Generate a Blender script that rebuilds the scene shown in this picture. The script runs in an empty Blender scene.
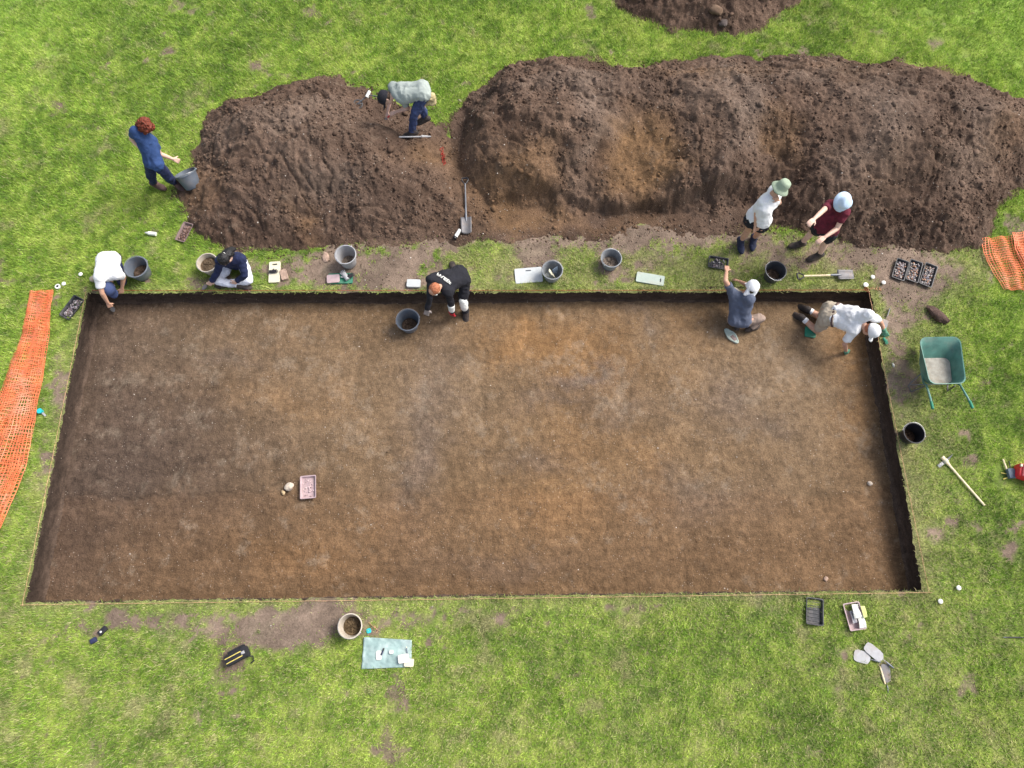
import bpy, bmesh, math, random
import numpy as np
from mathutils import Vector, Matrix

random.seed(7)
rng = np.random.default_rng(11)
SC = bpy.context.scene
COL = SC.collection

# ------------------------------------------------------------------ survey frame
CAM_H = 11.0
FPX = 723.0
PITCH = math.radians(18.3)
SP, CP = math.sin(PITCH), math.cos(PITCH)
CAM = Vector((0, 0, CAM_H))
PIT = 0.35                      # trench depth


def ray(u, v):
    a = (u - 512) / FPX
    b = (384 - v) / FPX
    return Vector((a, b * CP + SP, b * SP - CP))


def P(u, v, z=0.0):
    """surveyed position -> point on the level plane at height z"""
    d = ray(u, v)
    t = (z - CAM_H) / d.z
    return CAM + d * t


def to_px(x, y, z=0.0):
    dz = z - CAM_H
    dep = y * SP - dz * CP
    up = y * CP + dz * SP
    return 512 + FPX * x / dep, 384 - FPX * up / dep


def JN(parent, u, v, L, sign=1):
    """joint at bone length L from parent"""
    d = ray(u, v).normalized()
    m = CAM - parent
    b = m.dot(d)
    c = m.dot(m) - L * L
    disc = b * b - c
    if disc <= 0:
        q = CAM + d * (-b)
        return parent + (q - parent).normalized() * L
    s = math.sqrt(disc)
    return CAM + d * (-b - s if sign > 0 else -b + s)


# ------------------------------------------------------------------ noise
def _h(a, b, c, seed):
    n = (a * 374761393 + b * 668265263 + c * 2147483647 + seed * 974634777) & 0xffffffff
    n = ((n ^ (n >> 13)) * 1274126177) & 0xffffffff
    n = ((n ^ (n >> 15)) * 1911520717) & 0xffffffff
    return ((n ^ (n >> 16)) & 0xffff) / 65535.0


def vn2(x, y, seed=0):
    xi = np.floor(x).astype(np.int64); yi = np.floor(y).astype(np.int64)
    fx = x - xi; fy = y - yi
    fx = fx * fx * (3 - 2 * fx); fy = fy * fy * (3 - 2 * fy)
    z = 0
    a = _h(xi, yi, z, seed); b = _h(xi + 1, yi, z, seed)
    c = _h(xi, yi + 1, z, seed); d = _h(xi + 1, yi + 1, z, seed)
    return (a * (1 - fx) + b * fx) * (1 - fy) + (c * (1 - fx) + d * fx) * fy


def fbm(x, y, octv=4, seed=0, gain=0.5):
    """about -1..1"""
    s = 0; a = 1.0; t = 0; cs, sn = math.cos(0.6), math.sin(0.6)
    for i in range(octv):
        s = s + a * (vn2(x, y, seed + i * 17) * 2 - 1); t += a
        a *= gain
        x, y = (x * cs - y * sn) * 2.03 + 5.2, (x * sn + y * cs) * 2.03 + 1.7
    return s / t * 1.6


def vn3(x, y, z, seed=0):
    xi = np.floor(x).astype(np.int64); yi = np.floor(y).astype(np.int64); zi = np.floor(z).astype(np.int64)
    fx = x - xi; fy = y - yi; fz = z - zi
    fx = fx * fx * (3 - 2 * fx); fy = fy * fy * (3 - 2 * fy); fz = fz * fz * (3 - 2 * fz)
    r = 0
    for dx in (0, 1):
        for dy in (0, 1):
            for dz in (0, 1):
                w = (fx if dx else 1 - fx) * (fy if dy else 1 - fy) * (fz if dz else 1 - fz)
                r = r + w * _h(xi + dx, yi + dy, zi + dz, seed)
    return r


def sstep(a, b, x):
    t = np.clip((x - a) / (b - a), 0, 1)
    return t * t * (3 - 2 * t)


# ------------------------------------------------------------------ object helpers
def tag(o, label=None, cat=None, group=None, kind=None):
    if label: o['label'] = label
    if cat: o['category'] = cat
    if group: o['group'] = group
    if kind: o['kind'] = kind
    return o


def empty(name, loc=(0, 0, 0), rz=0.0, label=None, cat=None, group=None):
    o = bpy.data.objects.new(name, None)
    o.empty_display_size = 0.1
    COL.objects.link(o)
    o.location = loc
    o.rotation_euler = (0, 0, rz)
    return tag(o, label, cat, group)


def link(name, me, mat=None, parent=None, smooth=True):
    o = bpy.data.objects.new(name, me)
    COL.objects.link(o)
    if mat is not None:
        me.materials.append(mat)
    if parent is not None:
        o.parent = parent
    if smooth:
        me.shade_smooth()
    return o


def big_mesh(name, V, F, cols=None, extra=None):
    """V (n,3), F (m,k) arrays"""
    V = np.ascontiguousarray(V, dtype=np.float32); F = np.ascontiguousarray(F, dtype=np.int32)
    me = bpy.data.meshes.new(name)
    n, (m, k) = len(V), F.shape
    me.vertices.add(n); me.vertices.foreach_set('co', V.ravel())
    me.loops.add(m * k); me.loops.foreach_set('vertex_index', F.ravel())
    me.polygons.add(m); me.polygons.foreach_set('loop_start', np.arange(0, m * k, k, dtype=np.int32))
    me.update(calc_edges=True)
    if cols is not None:
        a = me.attributes.new('soil', 'FLOAT_COLOR', 'POINT')
        c = np.ones((n, 4), dtype=np.float32); c[:, :3] = cols
        a.data.foreach_set('color', c.ravel())
    for nm, arr in (extra or {}).items():
        a = me.attributes.new(nm, 'FLOAT', 'POINT')
        a.data.foreach_set('value', np.ascontiguousarray(arr, dtype=np.float32))
    return me


def grid_faces(nx, ny, keep=None):
    i, j = np.meshgrid(np.arange(nx - 1), np.arange(ny - 1), indexing='ij')
    a = i * ny + j
    F = np.stack([a, a + ny, a + ny + 1, a + 1], -1).reshape(-1, 4)
    if keep is not None:
        F = F[keep.ravel()]
    return F


# ------------------------------------------------------------------ materials
def nodes_of(name):
    m = bpy.data.materials.new(name); m.use_nodes = True
    nt = m.node_tree
    b = nt.nodes['Principled BSDF']
    return m, nt, nt.nodes, nt.links, b


def plain(name, col, rough=0.6, var=0.12, scale=18.0, bump=0.15, spec=0.4, metal=0.0, bscale=None, dirt=None, dirt_amt=0.35, sheen=0.0, alpha=None, trans=0.0):
    """procedural paint/cloth/plastic: base colour with mottling, dirt and bump"""
    m, nt, N, L, b = nodes_of(name)
    tc = N.new('ShaderNodeTexCoord')
    n1 = N.new('ShaderNodeTexNoise'); n1.inputs['Scale'].default_value = scale; n1.inputs['Detail'].default_value = 6
    L.new(tc.outputs['Object'], n1.inputs['Vector'])
    r = N.new('ShaderNodeValToRGB')
    lo = [max(0, c * (1 - var * 1.6)) for c in col]; hi = [min(1, c * (1 + var)) for c in col]
    r.color_ramp.elements[0].position = 0.3; r.color_ramp.elements[0].color = (*lo, 1)
    r.color_ramp.elements[1].position = 0.7; r.color_ramp.elements[1].color = (*hi, 1)
    L.new(n1.outputs['Fac'], r.inputs['Fac'])
    out = r.outputs['Color']
    if dirt:
        n2 = N.new('ShaderNodeTexNoise'); n2.inputs['Scale'].default_value = scale * 0.45; n2.inputs['Detail'].default_value = 8
        n2.inputs['Roughness'].default_value = 0.7
        L.new(tc.outputs['Object'], n2.inputs['Vector'])
        mr = N.new('ShaderNodeMapRange'); mr.inputs['From Min'].default_value = 0.48; mr.inputs['From Max'].default_value = 0.68
        mr.inputs['To Max'].default_value = dirt_amt
        L.new(n2.outputs['Fac'], mr.inputs['Value'])
        mx = N.new('ShaderNodeMix'); mx.data_type = 'RGBA'
        L.new(mr.outputs['Result'], mx.inputs['Factor']); L.new(out, mx.inputs['A']); mx.inputs['B'].default_value = (*dirt, 1)
        out = mx.outputs['Result']
    L.new(out, b.inputs['Base Color'])
    b.inputs['Roughness'].default_value = rough
    b.inputs['Specular IOR Level'].default_value = spec
    b.inputs['Metallic'].default_value = metal
    if sheen: b.inputs['Sheen Weight'].default_value = sheen
    if trans:
        b.inputs['Transmission Weight'].default_value = trans
    if bump:
        n3 = N.new('ShaderNodeTexNoise'); n3.inputs['Scale'].default_value = bscale or scale * 4; n3.inputs['Detail'].default_value = 4
        L.new(tc.outputs['Object'], n3.inputs['Vector'])
        bp = N.new('ShaderNodeBump'); bp.inputs['Strength'].default_value = bump; bp.inputs['Distance'].default_value = 0.01
        L.new(n3.outputs['Fac'], bp.inputs['Height']); L.new(bp.outputs['Normal'], b.inputs['Normal'])
    return m


def soil_mat(name, grit=0.5, bump=0.5, stone=0.05, tint=(1, 1, 1), fine=1.0):
    """soil: colour comes from the soil attribute, broken by crumbs, grit and pebbles"""
    m, nt, N, L, b = nodes_of(name)
    at = N.new('ShaderNodeAttribute'); at.attribute_name = 'soil'
    tc = N.new('ShaderNodeNewGeometry')
    pos = tc.outputs['Position']
    def noise(scale, det=6, rough=0.6):
        n = N.new('ShaderNodeTexNoise'); n.inputs['Scale'].default_value = scale; n.inputs['Detail'].default_value = det
        n.inputs['Roughness'].default_value = rough; L.new(pos, n.inputs['Vector']); return n.outputs['Fac']
    def maprange(x, a, c, lo, hi):
        r = N.new('ShaderNodeMapRange'); r.inputs['From Min'].default_value = a; r.inputs['From Max'].default_value = c
        r.inputs['To Min'].default_value = lo; r.inputs['To Max'].default_value = hi; L.new(x, r.inputs['Value']); return r.outputs['Result']
    def mul(x, y):
        r = N.new('ShaderNodeMath'); r.operation = 'MULTIPLY'; L.new(x, r.inputs[0]); L.new(y, r.inputs[1]); return r.outputs[0]
    n1 = noise(9 * fine, 8, 0.65); n2 = noise(42 * fine, 5, 0.7); n3 = noise(2.2, 6, 0.6)
    f = mul(mul(maprange(n1, 0.3, 0.7, 1 - grit * 0.55, 1 + grit * 0.5), maprange(n2, 0.3, 0.7, 1 - grit * 0.8, 1 + grit * 0.75)), maprange(n3, 0.3, 0.7, 0.86, 1.14))
    sc = N.new('ShaderNodeVectorMath'); sc.operation = 'SCALE'
    L.new(at.outputs['Color'], sc.inputs[0]); L.new(f, sc.inputs['Scale'])
    # little stones
    vo = N.new('ShaderNodeTexVoronoi'); vo.inputs['Scale'].default_value = 34; L.new(pos, vo.inputs['Vector'])
    near = maprange(vo.outputs['Distance'], 0.16, 0.24, 1, 0)
    sep = N.new('ShaderNodeSeparateColor'); L.new(vo.outputs['Color'], sep.inputs[0])
    pick = maprange(sep.outputs[0], 1 - stone, 1 - stone + 0.01, 0, 1)
    st = mul(near, pick)
    mx = N.new('ShaderNodeMix'); mx.data_type = 'RGBA'
    L.new(st, mx.inputs['Factor']); L.new(sc.outputs[0], mx.inputs['A']); mx.inputs['B'].default_value = (0.34, 0.28, 0.23, 1)
    L.new(mx.outputs['Result'], b.inputs['Base Color'])
    b.inputs['Roughness'].default_value = 0.95; b.inputs['Specular IOR Level'].default_value = 0.15
    ad = N.new('ShaderNodeMath'); ad.operation = 'ADD'; L.new(n1, ad.inputs[0]); L.new(n2, ad.inputs[1])
    bp = N.new('ShaderNodeBump'); bp.inputs['Strength'].default_value = bump; bp.inputs['Distance'].default_value = 0.03
    L.new(ad.outputs[0], bp.inputs['Height']); L.new(bp.outputs['Normal'], b.inputs['Normal'])
    return m


def attr_mat(name, rough=0.6, spec=0.3, trans=0.0):
    m, nt, N, L, b = nodes_of(name)
    at = N.new('ShaderNodeAttribute'); at.attribute_name = 'soil'
    L.new(at.outputs['Color'], b.inputs['Base Color'])
    b.inputs['Roughness'].default_value = rough; b.inputs['Specular IOR Level'].default_value = spec
    if trans:
        out = N['Material Output']
        tr = N.new('ShaderNodeBsdfTranslucent'); L.new(at.outputs['Color'], tr.inputs['Color'])
        mx = N.new('ShaderNodeMixShader'); mx.inputs[0].default_value = trans
        L.new(b.outputs[0], mx.inputs[1]); L.new(tr.outputs[0], mx.inputs[2]); L.new(mx.outputs[0], out.inputs['Surface'])
    return m


# ------------------------------------------------------------------ trench outline
TL = P(87, 293); TR = P(871, 291); BR = P(923.5, 591); BL = P(26, 603)
TW = ((TR - TL).length + (BR - BL).length) / 2
TD = ((TL - BL).length + (TR - BR).length) / 2
c0 = (TL + TR + BL + BR) / 4
ex = ((TR - TL).normalized() + (BR - BL).normalized()).normalized()
ey = Vector((-ex.y, ex.x, 0))
RC = {k: c0 + ex * (sx * TW / 2) + ey * (sy * TD / 2) for k, sx, sy in (('BL', -1, -1), ('BR', 1, -1), ('TL', -1, 1), ('TR', 1, 1))}
DL = {k: (q - RC[k]) for k, q in (('BL', BL), ('BR', BR), ('TL', TL), ('TR', TR))}


def tmap(a, b):
    """trench coordinates in metres (0..TW, 0..TD) -> world xy arrays"""
    a = np.asarray(a, dtype=float); b = np.asarray(b, dtype=float)
    u = np.clip(a / TW, 0, 1); v = np.clip(b / TD, 0, 1)
    o = RC['BL']
    x = o.x + ex.x * a + ey.x * b; y = o.y + ex.y * a + ey.y * b
    for k, w in (('BL', (1 - u) * (1 - v)), ('BR', u * (1 - v)), ('TL', (1 - u) * v), ('TR', u * v)):
        x = x + w * DL[k].x; y = y + w * DL[k].y
    return x, y


def quad_sd(x, y):
    """signed distance-like value to the trench quad: negative inside"""
    pts = [BL, BR, TR, TL]
    d = np.full(np.shape(x), -1e9)
    for i in range(4):
        p, q = pts[i], pts[(i + 1) % 4]
        e = (q - p).normalized()
        d = np.maximum(d, (x - p.x) * e.y - (y - p.y) * e.x)
    return d


def poly_world(px):
    return np.array([[P(u, v).x, P(u, v).y] for u, v in px])


def poly_sd(x, y, poly):
    """signed distance, positive inside"""
    d = np.full(x.shape, 1e9); ins = np.zeros(x.shape, bool)
    n = len(poly)
    for i in range(n):
        ax, ay = poly[i]; bx, by = poly[(i + 1) % n]
        ux, uy = bx - ax, by - ay
        t = np.clip(((x - ax) * ux + (y - ay) * uy) / (ux * ux + uy * uy), 0, 1)
        d = np.minimum(d, np.hypot(x - ax - t * ux, y - ay - t * uy))
        c = ((ay > y) != (by > y)) & (x < (bx - ax) * (y - ay) / (by - ay + 1e-12) + ax)
        ins ^= c
    return np.where(ins, d, -d)


HEAP_L = [(190, 150), (205, 120), (225, 103), (262, 92), (300, 82), (345, 78), (372, 86), (398, 96), (428, 108), (440, 124), (453, 134), (464, 160), (490, 200), (492, 232),
          (455, 238), (425, 236), (380, 243), (340, 249), (300, 253), (262, 252), (232, 250), (212, 243), (197, 232), (186, 214), (172, 196), (180, 178), (193, 165)]
HEAP_R = [(446, 140), (450, 118), (462, 100), (482, 84), (515, 68), (550, 57), (585, 58), (612, 66), (640, 62), (680, 60), (720, 57), (755, 60), (800, 56), (842, 56),
          (872, 62), (902, 58), (935, 66), (968, 80), (1000, 92), (1045, 108), (1070, 140), (1050, 172), (1018, 190), (994, 206), (982, 228), (975, 246),
          (948, 252), (905, 250), (868, 246), (830, 238), (790, 232), (750, 226), (700, 232), (655, 229), (610, 238), (560, 240), (520, 241), (485, 236), (455, 222), (450, 180)]
HEAP_T = [(598, -60), (614, -20), (622, 4), (638, 18), (668, 27), (700, 31), (735, 37), (758, 27), (782, 15), (803, 2), (822, -30), (820, -70), (760, -110), (660, -110)]
WH_L, WH_R, WH_T = poly_world(HEAP_L), poly_world(HEAP_R), poly_world(HEAP_T)


def blobs(u, v, items):
    """sum of soft ellipses in survey coordinates"""
    s = np.zeros(np.shape(u))
    for (cu, cv, ru, rv, w) in items:
        s = s + w * np.exp(-(((u - cu) / ru) ** 2 + ((v - cv) / rv) ** 2))
    return s


BARE = [(250, 266, 60, 14, .42), (330, 268, 60, 20, .9), (395, 262, 55, 26, 1.0), (445, 248, 30, 12, .5), (420, 282, 40, 10, .6), (530, 250, 30, 16, .8), (500, 276, 26, 12, .55), (545, 268, 22, 18, .6),
        (612, 272, 20, 20, .8), (610, 245, 60, 8, .5), (655, 262, 60, 22, .36), (720, 262, 60, 26, .32), (790, 258, 30, 20, .5), (845, 252, 60, 14, .7), (905, 262, 56, 20, .95), (930, 288, 36, 18, .65),
        (900, 300, 26, 26, .5), (905, 345, 16, 34, .32), (908, 385, 20, 26, .75), (892, 340, 12, 60, .45), (60, 385, 12, 44, .75), (42, 470, 12, 50, .6), (30, 560, 12, 40, .3), (75, 330, 10, 26, .25),
        (282, 630, 62, 24, .95), (240, 622, 60, 18, .3), (165, 622, 50, 18, .55), (100, 625, 40, 20, .5), (60, 615, 30, 12, .3), (330, 615, 40, 22, .8), (395, 622, 40, 20, .65), (232, 668, 18, 26, .8),
        (470, 612, 60, 9, .45), (560, 606, 60, 8, .3), (506, 621, 12, 9, .75), (650, 606, 70, 6, .25), (940, 532, 22, 14, .7), (1012, 545, 16, 18, .75), (1005, 408, 14, 10, .55), (980, 402, 12, 10, .4),
        (985, 430, 8, 8, .4), (968, 440, 9, 6, .5), (905, 470, 12, 50, .25), (912, 560, 12, 40, .2), (640, 612, 30, 8, .3), (300, 735, 14, 22, .35), (700, 695, 16, 10, .3), (838, 688, 14, 10, .5),
        (210, 690, 10, 14, .35), (930, 318, 14, 8, .5), (180, 250, 26, 22, .22), (205, 285, 40, 8, .4), (150, 282, 40, 8, .22), (985, 250, 20, 10, .3), (20, 75, 12, 8, .4), (125, 57, 16, 10, .35), (60, 72, 7, 5, .5), (455, 236, 60, 8, .6),
        (205, 50, 26, 12, .3), (90, 145, 20, 6, .3), (640, 48, 26, 8, .35), (880, 20, 30, 6, .25), (960, 45, 30, 10, .3), (640, 236, 220, 8, .7), (640, 228, 90, 7, .9), (700, 250, 80, 10, .1)]
LUSH = [(485, 252, 26, 14, .6), (570, 278, 22, 12, .4), (498, 268, 14, 10, .3), (705, 272, 24, 14, .35), (770, 282, 30, 8, .3), (860, 300, 30, 10, .2), (455, 262, 18, 10, .3), (395, 605, 30, 9, .3), (575, 288, 30, 6, .2)]


# places where something lies flat on the turf and presses the grass down: u, v, half sizes
PRESSED = [(815, 611, 8, 14), (856, 617, 9, 14), (863, 656, 10, 6), (876, 654, 9, 8), (885, 675, 5, 13), (387, 653, 26, 16), (409, 662, 7, 5), (528, 275, 15, 8), (650, 279, 15, 7), (414, 283, 8, 5), (274, 272, 6, 11),
           (284, 275, 5, 6), (340, 278, 14, 6), (71.5, 307, 10, 11), (184, 232, 6, 10), (718.5, 262.5, 11, 7), (917, 271, 20, 14), (239, 656, 14, 9), (100, 634, 5, 5), (94.5, 640.5, 3, 3), (843, 275, 12, 6), (815, 276, 18, 2.5),
           (1018, 475, 22, 12), (151, 234, 7, 3.5), (44, 412, 4, 4), (58.5, 287, 3, 3), (1012, 637.5, 14, 2), (235, 275, 17, 13), (884, 325, 5, 9), (448, 282, 18, 12)]


def pressed(x, y):
    u, v = to_px(x, y)
    m = np.zeros(np.shape(u), bool)
    for cu, cv, ru, rv in PRESSED:
        m |= (np.abs(u - cu) < ru) & (np.abs(v - cv) < rv)
    return m


def bare_amount(x, y):
    """0 grass .. 1 bare earth"""
    u, v = to_px(x, y)
    b = blobs(u, v, BARE) - blobs(u, v, LUSH)
    b = b * .82 + 0.46 * fbm(x * 4.0, y * 4.0, 6, 3, 0.78) * (0.25 + np.clip(b, 0, 1) * 1.1)
    spots = fbm(x * 1.25 + 9, y * 1.25, 4, 77, 0.6)
    b = b + 0.55 * sstep(0.62, 0.95, spots) + 0.5 * sstep(.55, .9, fbm(x * 4.2 + 3, y * 4.2, 4, 78, .6))
    return np.clip(b, 0, 1.2)


def ground_z(x, y):
    return 0.035 * fbm(x * 0.55, y * 0.55, 3, 5) + 0.008 * fbm(x * 4, y * 4, 3, 8) - 0.02


def edge_fade(x, y):
    return sstep(0.0, 0.5, quad_sd(x, y))


def gz(x, y):
    x = np.asarray(x, float); y = np.asarray(y, float)
    return ground_z(x, y) * (0.35 + 0.65 * edge_fade(x, y))
# ================================================================== GROUND
def lines(lo, hi, step, far=420.0, grow=1.5):
    core = list(np.arange(0, 1, 1))
    n = max(1, round((hi - lo) / step))
    core = list(np.linspace(lo, hi, n + 1))
    out = []; p, s = lo, step
    while p > -far:
        s *= grow; p -= s; out.append(p)
    a = out[::-1]
    out = []; p, s = hi, step
    while p < far:
        s *= grow; p += s; out.append(p)
    return a + core + out


def build_ground():
    st = 0.05
    ax = lines(-3.5, 0, st)[:-1]; ax = [q for q in ax if q < 0]
    nx = round(TW / st); ny = round(TD / st)
    bx = list(np.linspace(0, TW, nx + 1))
    cx = [q for q in lines(TW, TW + 3.6, st) if q > TW + 1e-6]
    A = np.array(ax + bx + cx)
    ay = [q for q in lines(-3.2, 0, st) if q < 0 - 1e-6]
    by = list(np.linspace(0, TD, ny + 1))
    cy = [q for q in lines(TD, TD + 6.5, st) if q > TD + 1e-6]
    B = np.array(ay + by + cy)
    i0, i1, j0, j1 = len(ax), len(ax) + nx, len(ay), len(ay) + ny
    AA, BB = np.meshgrid(A, B, indexing='ij')
    X, Y = tmap(AA, BB)
    # ragged turf edge
    on = np.zeros(AA.shape, bool)
    I, J = np.meshgrid(np.arange(len(A)), np.arange(len(B)), indexing='ij')
    jit = 0.032 * fbm(X * 6.3, Y * 6.3, 5, 40, 0.8)
    e1 = (J == j0) & (I >= i0) & (I <= i1); e2 = (J == j1) & (I >= i0) & (I <= i1)
    e3 = (I == i0) & (J >= j0) & (J <= j1); e4 = (I == i1) & (J >= j0) & (J <= j1)
    Y = Y + np.where(e1, jit + 0.004, 0) + np.where(e2, jit - 0.004, 0)
    X = X + np.where(e3, jit + 0.004, 0) + np.where(e4, jit - 0.004, 0)
    Z = gz(X, Y) * sstep(60, 20, np.hypot(X, Y))
    keep = ~((I[:-1, :-1] >= i0) & (I[:-1, :-1] < i1) & (J[:-1, :-1] >= j0) & (J[:-1, :-1] < j1))
    V = np.stack([X, Y, Z], -1).reshape(-1, 3)
    F = grid_faces(len(A), len(B), keep)
    b = bare_amount(X, Y).ravel()
    x, y = X.ravel(), Y.ravel()
    # thatch colour under the blades and earth colour where the turf is worn away
    g = grass_colour(x, y, np.full(x.shape, 0.5)) * 0.62
    straw = np.array([0.21, 0.18, 0.085])
    g = g * 0.80 + straw * 0.12
    e = earth_colour(x, y)
    far = sstep(9.5, 13, np.hypot(x, y - 3.5))[:, None]
    g = g * (1 - far) + np.array([0.215, 0.325, 0.055]) * far
    b = b * (1 - far[:, 0])
    w = sstep(0.32, 0.62, b)[:, None]
    me = big_mesh('ground', V, F, g * (1 - w) + e * w)
    o = link('ground', me, soil_mat('turf_and_earth', 0.42, 0.5, 0.02), smooth=True)
    return tag(o, kind='structure')


def earth_colour(x, y):
    n = fbm(x * 1.7, y * 1.7, 4, 90)[:, None]
    c = np.array([0.172, 0.126, 0.095]) * (1 + 0.22 * n)
    n2 = fbm(x * 9, y * 9, 3, 93, .7)[:, None]
    c = c * (1 + .2 * n2)
    t = sstep(0.2, 0.8, fbm(x * 3.5, y * 3.5, 4, 91, .65))[:, None] * .5
    return c * (1 - t) + np.array([0.215, 0.17, 0.12]) * t


def grass_colour(x, y, r):
    u, v = to_px(x, y)
    a = fbm(x * 0.42, y * 0.42, 3, 21)
    b_ = fbm(x * 2.4, y * 2.4, 4, 22, 0.6)
    c = fbm(x * 7.5, y * 7.5, 3, 23, 0.6)
    green = np.array([0.235, 0.380, 0.040]); dark = np.array([0.120, 0.225, 0.026]); yel = np.array([0.44, 0.55, 0.105]); straw = np.array([0.45, 0.395, 0.215])
    t = np.clip(0.5 + 0.22 * a + 0.26 * b_ + 0.40 * c + .22 * fbm(x * 19, y * 19, 2, 24) + (r - 0.5) * 0.6, 0, 1)[:, None]
    col = np.where(t < 0.5, dark * (1 - 2 * t) + green * 2 * t, green * (2 - 2 * t) + yel * (2 * t - 1))
    s = sstep(0.36, 1.05, fbm(x * 2.6 + 30, y * 2.6, 5, 55, 0.7) + (r - 0.5) * 0.7 + 0.16 * sstep(250, 560, v))[:, None] * 0.7
    dryp = .07 + .17 * sstep(260, 620, v) + .50 * np.exp(-((v - 264) / 24.0) ** 2) * (u > 440) * (u < 990) + .16 * sstep(868, 890, u) * sstep(1010, 930, u) * sstep(250, 300, v)
    rb = ((r * 7919.13) % 1.0)
    s = np.maximum(s, (rb < dryp)[:, None] * .85) if r.std() > 0 else np.maximum(s, dryp[:, None] * .6)
    # turf next to the trench and round the worn strip is dry
    d = quad_sd(x, y)
    dry = np.clip(0.62 * np.exp(-np.clip(d, 0, 9) / 0.13) + 0.75 * np.exp(-((v - 264) / 26.0) ** 2) * (u > 440) * (u < 990) * np.clip(.55 + .9 * fbm(x * 2.2, y * 2.2, 4, 57, .6), 0, 1) + 0.40 * np.exp(-((u - 912) / 34.0) ** 2) * sstep(270, 290, v) * sstep(620, 540, v), 0, .85)
    dry = (dry * (0.35 + 0.75 * r))[:, None]
    col = col * (1 - s) + straw * s
    return col * (1 - dry) + straw * dry * 0.92


def build_grass():
    n = 2600000
    u = rng.uniform(-110, 1140, n); v = rng.uniform(-90, 860, n)
    a = (u - 512) / FPX; b = (384 - v) / FPX
    t = CAM_H / (CP - b * SP)
    # uniform on the ground: thin the near rows
    w = t ** 3; keep = rng.uniform(0, 1, n) < w / w.max()
    a, b, t = a[keep], b[keep], t[keep]
    x = a * t; y = (b * CP + SP) * t
    d = quad_sd(x, y)
    ba = bare_amount(x, y)
    ok = (d > -0.012) & (rng.uniform(0, 1, len(x)) > sstep(0.22, 0.78, ba + .22 * fbm(x * 11, y * 11, 2, 79)) * 0.985)
    for W in (WH_L, WH_R, WH_T):
        ok &= poly_sd(x, y, W) < 0.06 + 0.05 * fbm(x * 3, y * 3, 3, 71)
    x, y, ba, d = x[ok], y[ok], ba[ok], d[ok]
    n = len(x)
    r = rng.uniform(0, 1, n)
    col = grass_colour(x, y, r)
    lush = 0.65 + 0.55 * vn2(x * 3.1, y * 3.1, 61) + 0.35 * vn2(x * 9, y * 9, 62)
    ln = (0.032 + 0.044 * rng.uniform(0, 1, n)) * lush * (1 - 0.55 * np.clip(ba, 0, 1))
    wd = rng.uniform(0.003, 0.0065, n)
    az = rng.uniform(0, 2 * np.pi, n) + 1.2 * fbm(x * 2, y * 2, 2, 66)
    ln_h = ln * rng.uniform(0.35, 1.0, n)                # lean
    dx, dy = np.cos(az), np.sin(az)
    flat = pressed(x, y); ln = np.where(flat, ln * .25, ln); ln_h = np.where(flat, ln * .9, ln_h)
    hz = np.sqrt(np.clip(ln ** 2 - (ln_h * 0.85) ** 2, 1e-6, None))
    z = gz(x, y)
    p0 = np.stack([x - dy * wd, y + dx * wd, z - 0.003], -1)
    p1 = np.stack([x + dy * wd, y - dx * wd, z - 0.003], -1)
    p2 = np.stack([x + dx * ln_h, y + dy * ln_h, z + hz], -1)
    V = np.stack([p0, p1, p2], 1).reshape(-1, 3)
    F = np.arange(3 * n).reshape(-1, 3)
    cc = col * rng.uniform(0.72, 1.3, (n, 1)) * (1 + .16 * fbm(x * 10, y * 10, 3, 68, .7) + .12 * fbm(x * 3, y * 3, 3, 69))[:, None]
    C3 = np.repeat(cc, 3, 0)
    me = big_mesh('grass', V, F, np.clip(C3, 0, 1))
    o = link('grass', me, attr_mat('grass_blade', 0.55, 0.35, 0.3), smooth=False)
    print('grass blades', n)
    return tag(o, 'short patchy meadow grass around the trench', 'grass', kind='stuff')


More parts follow.
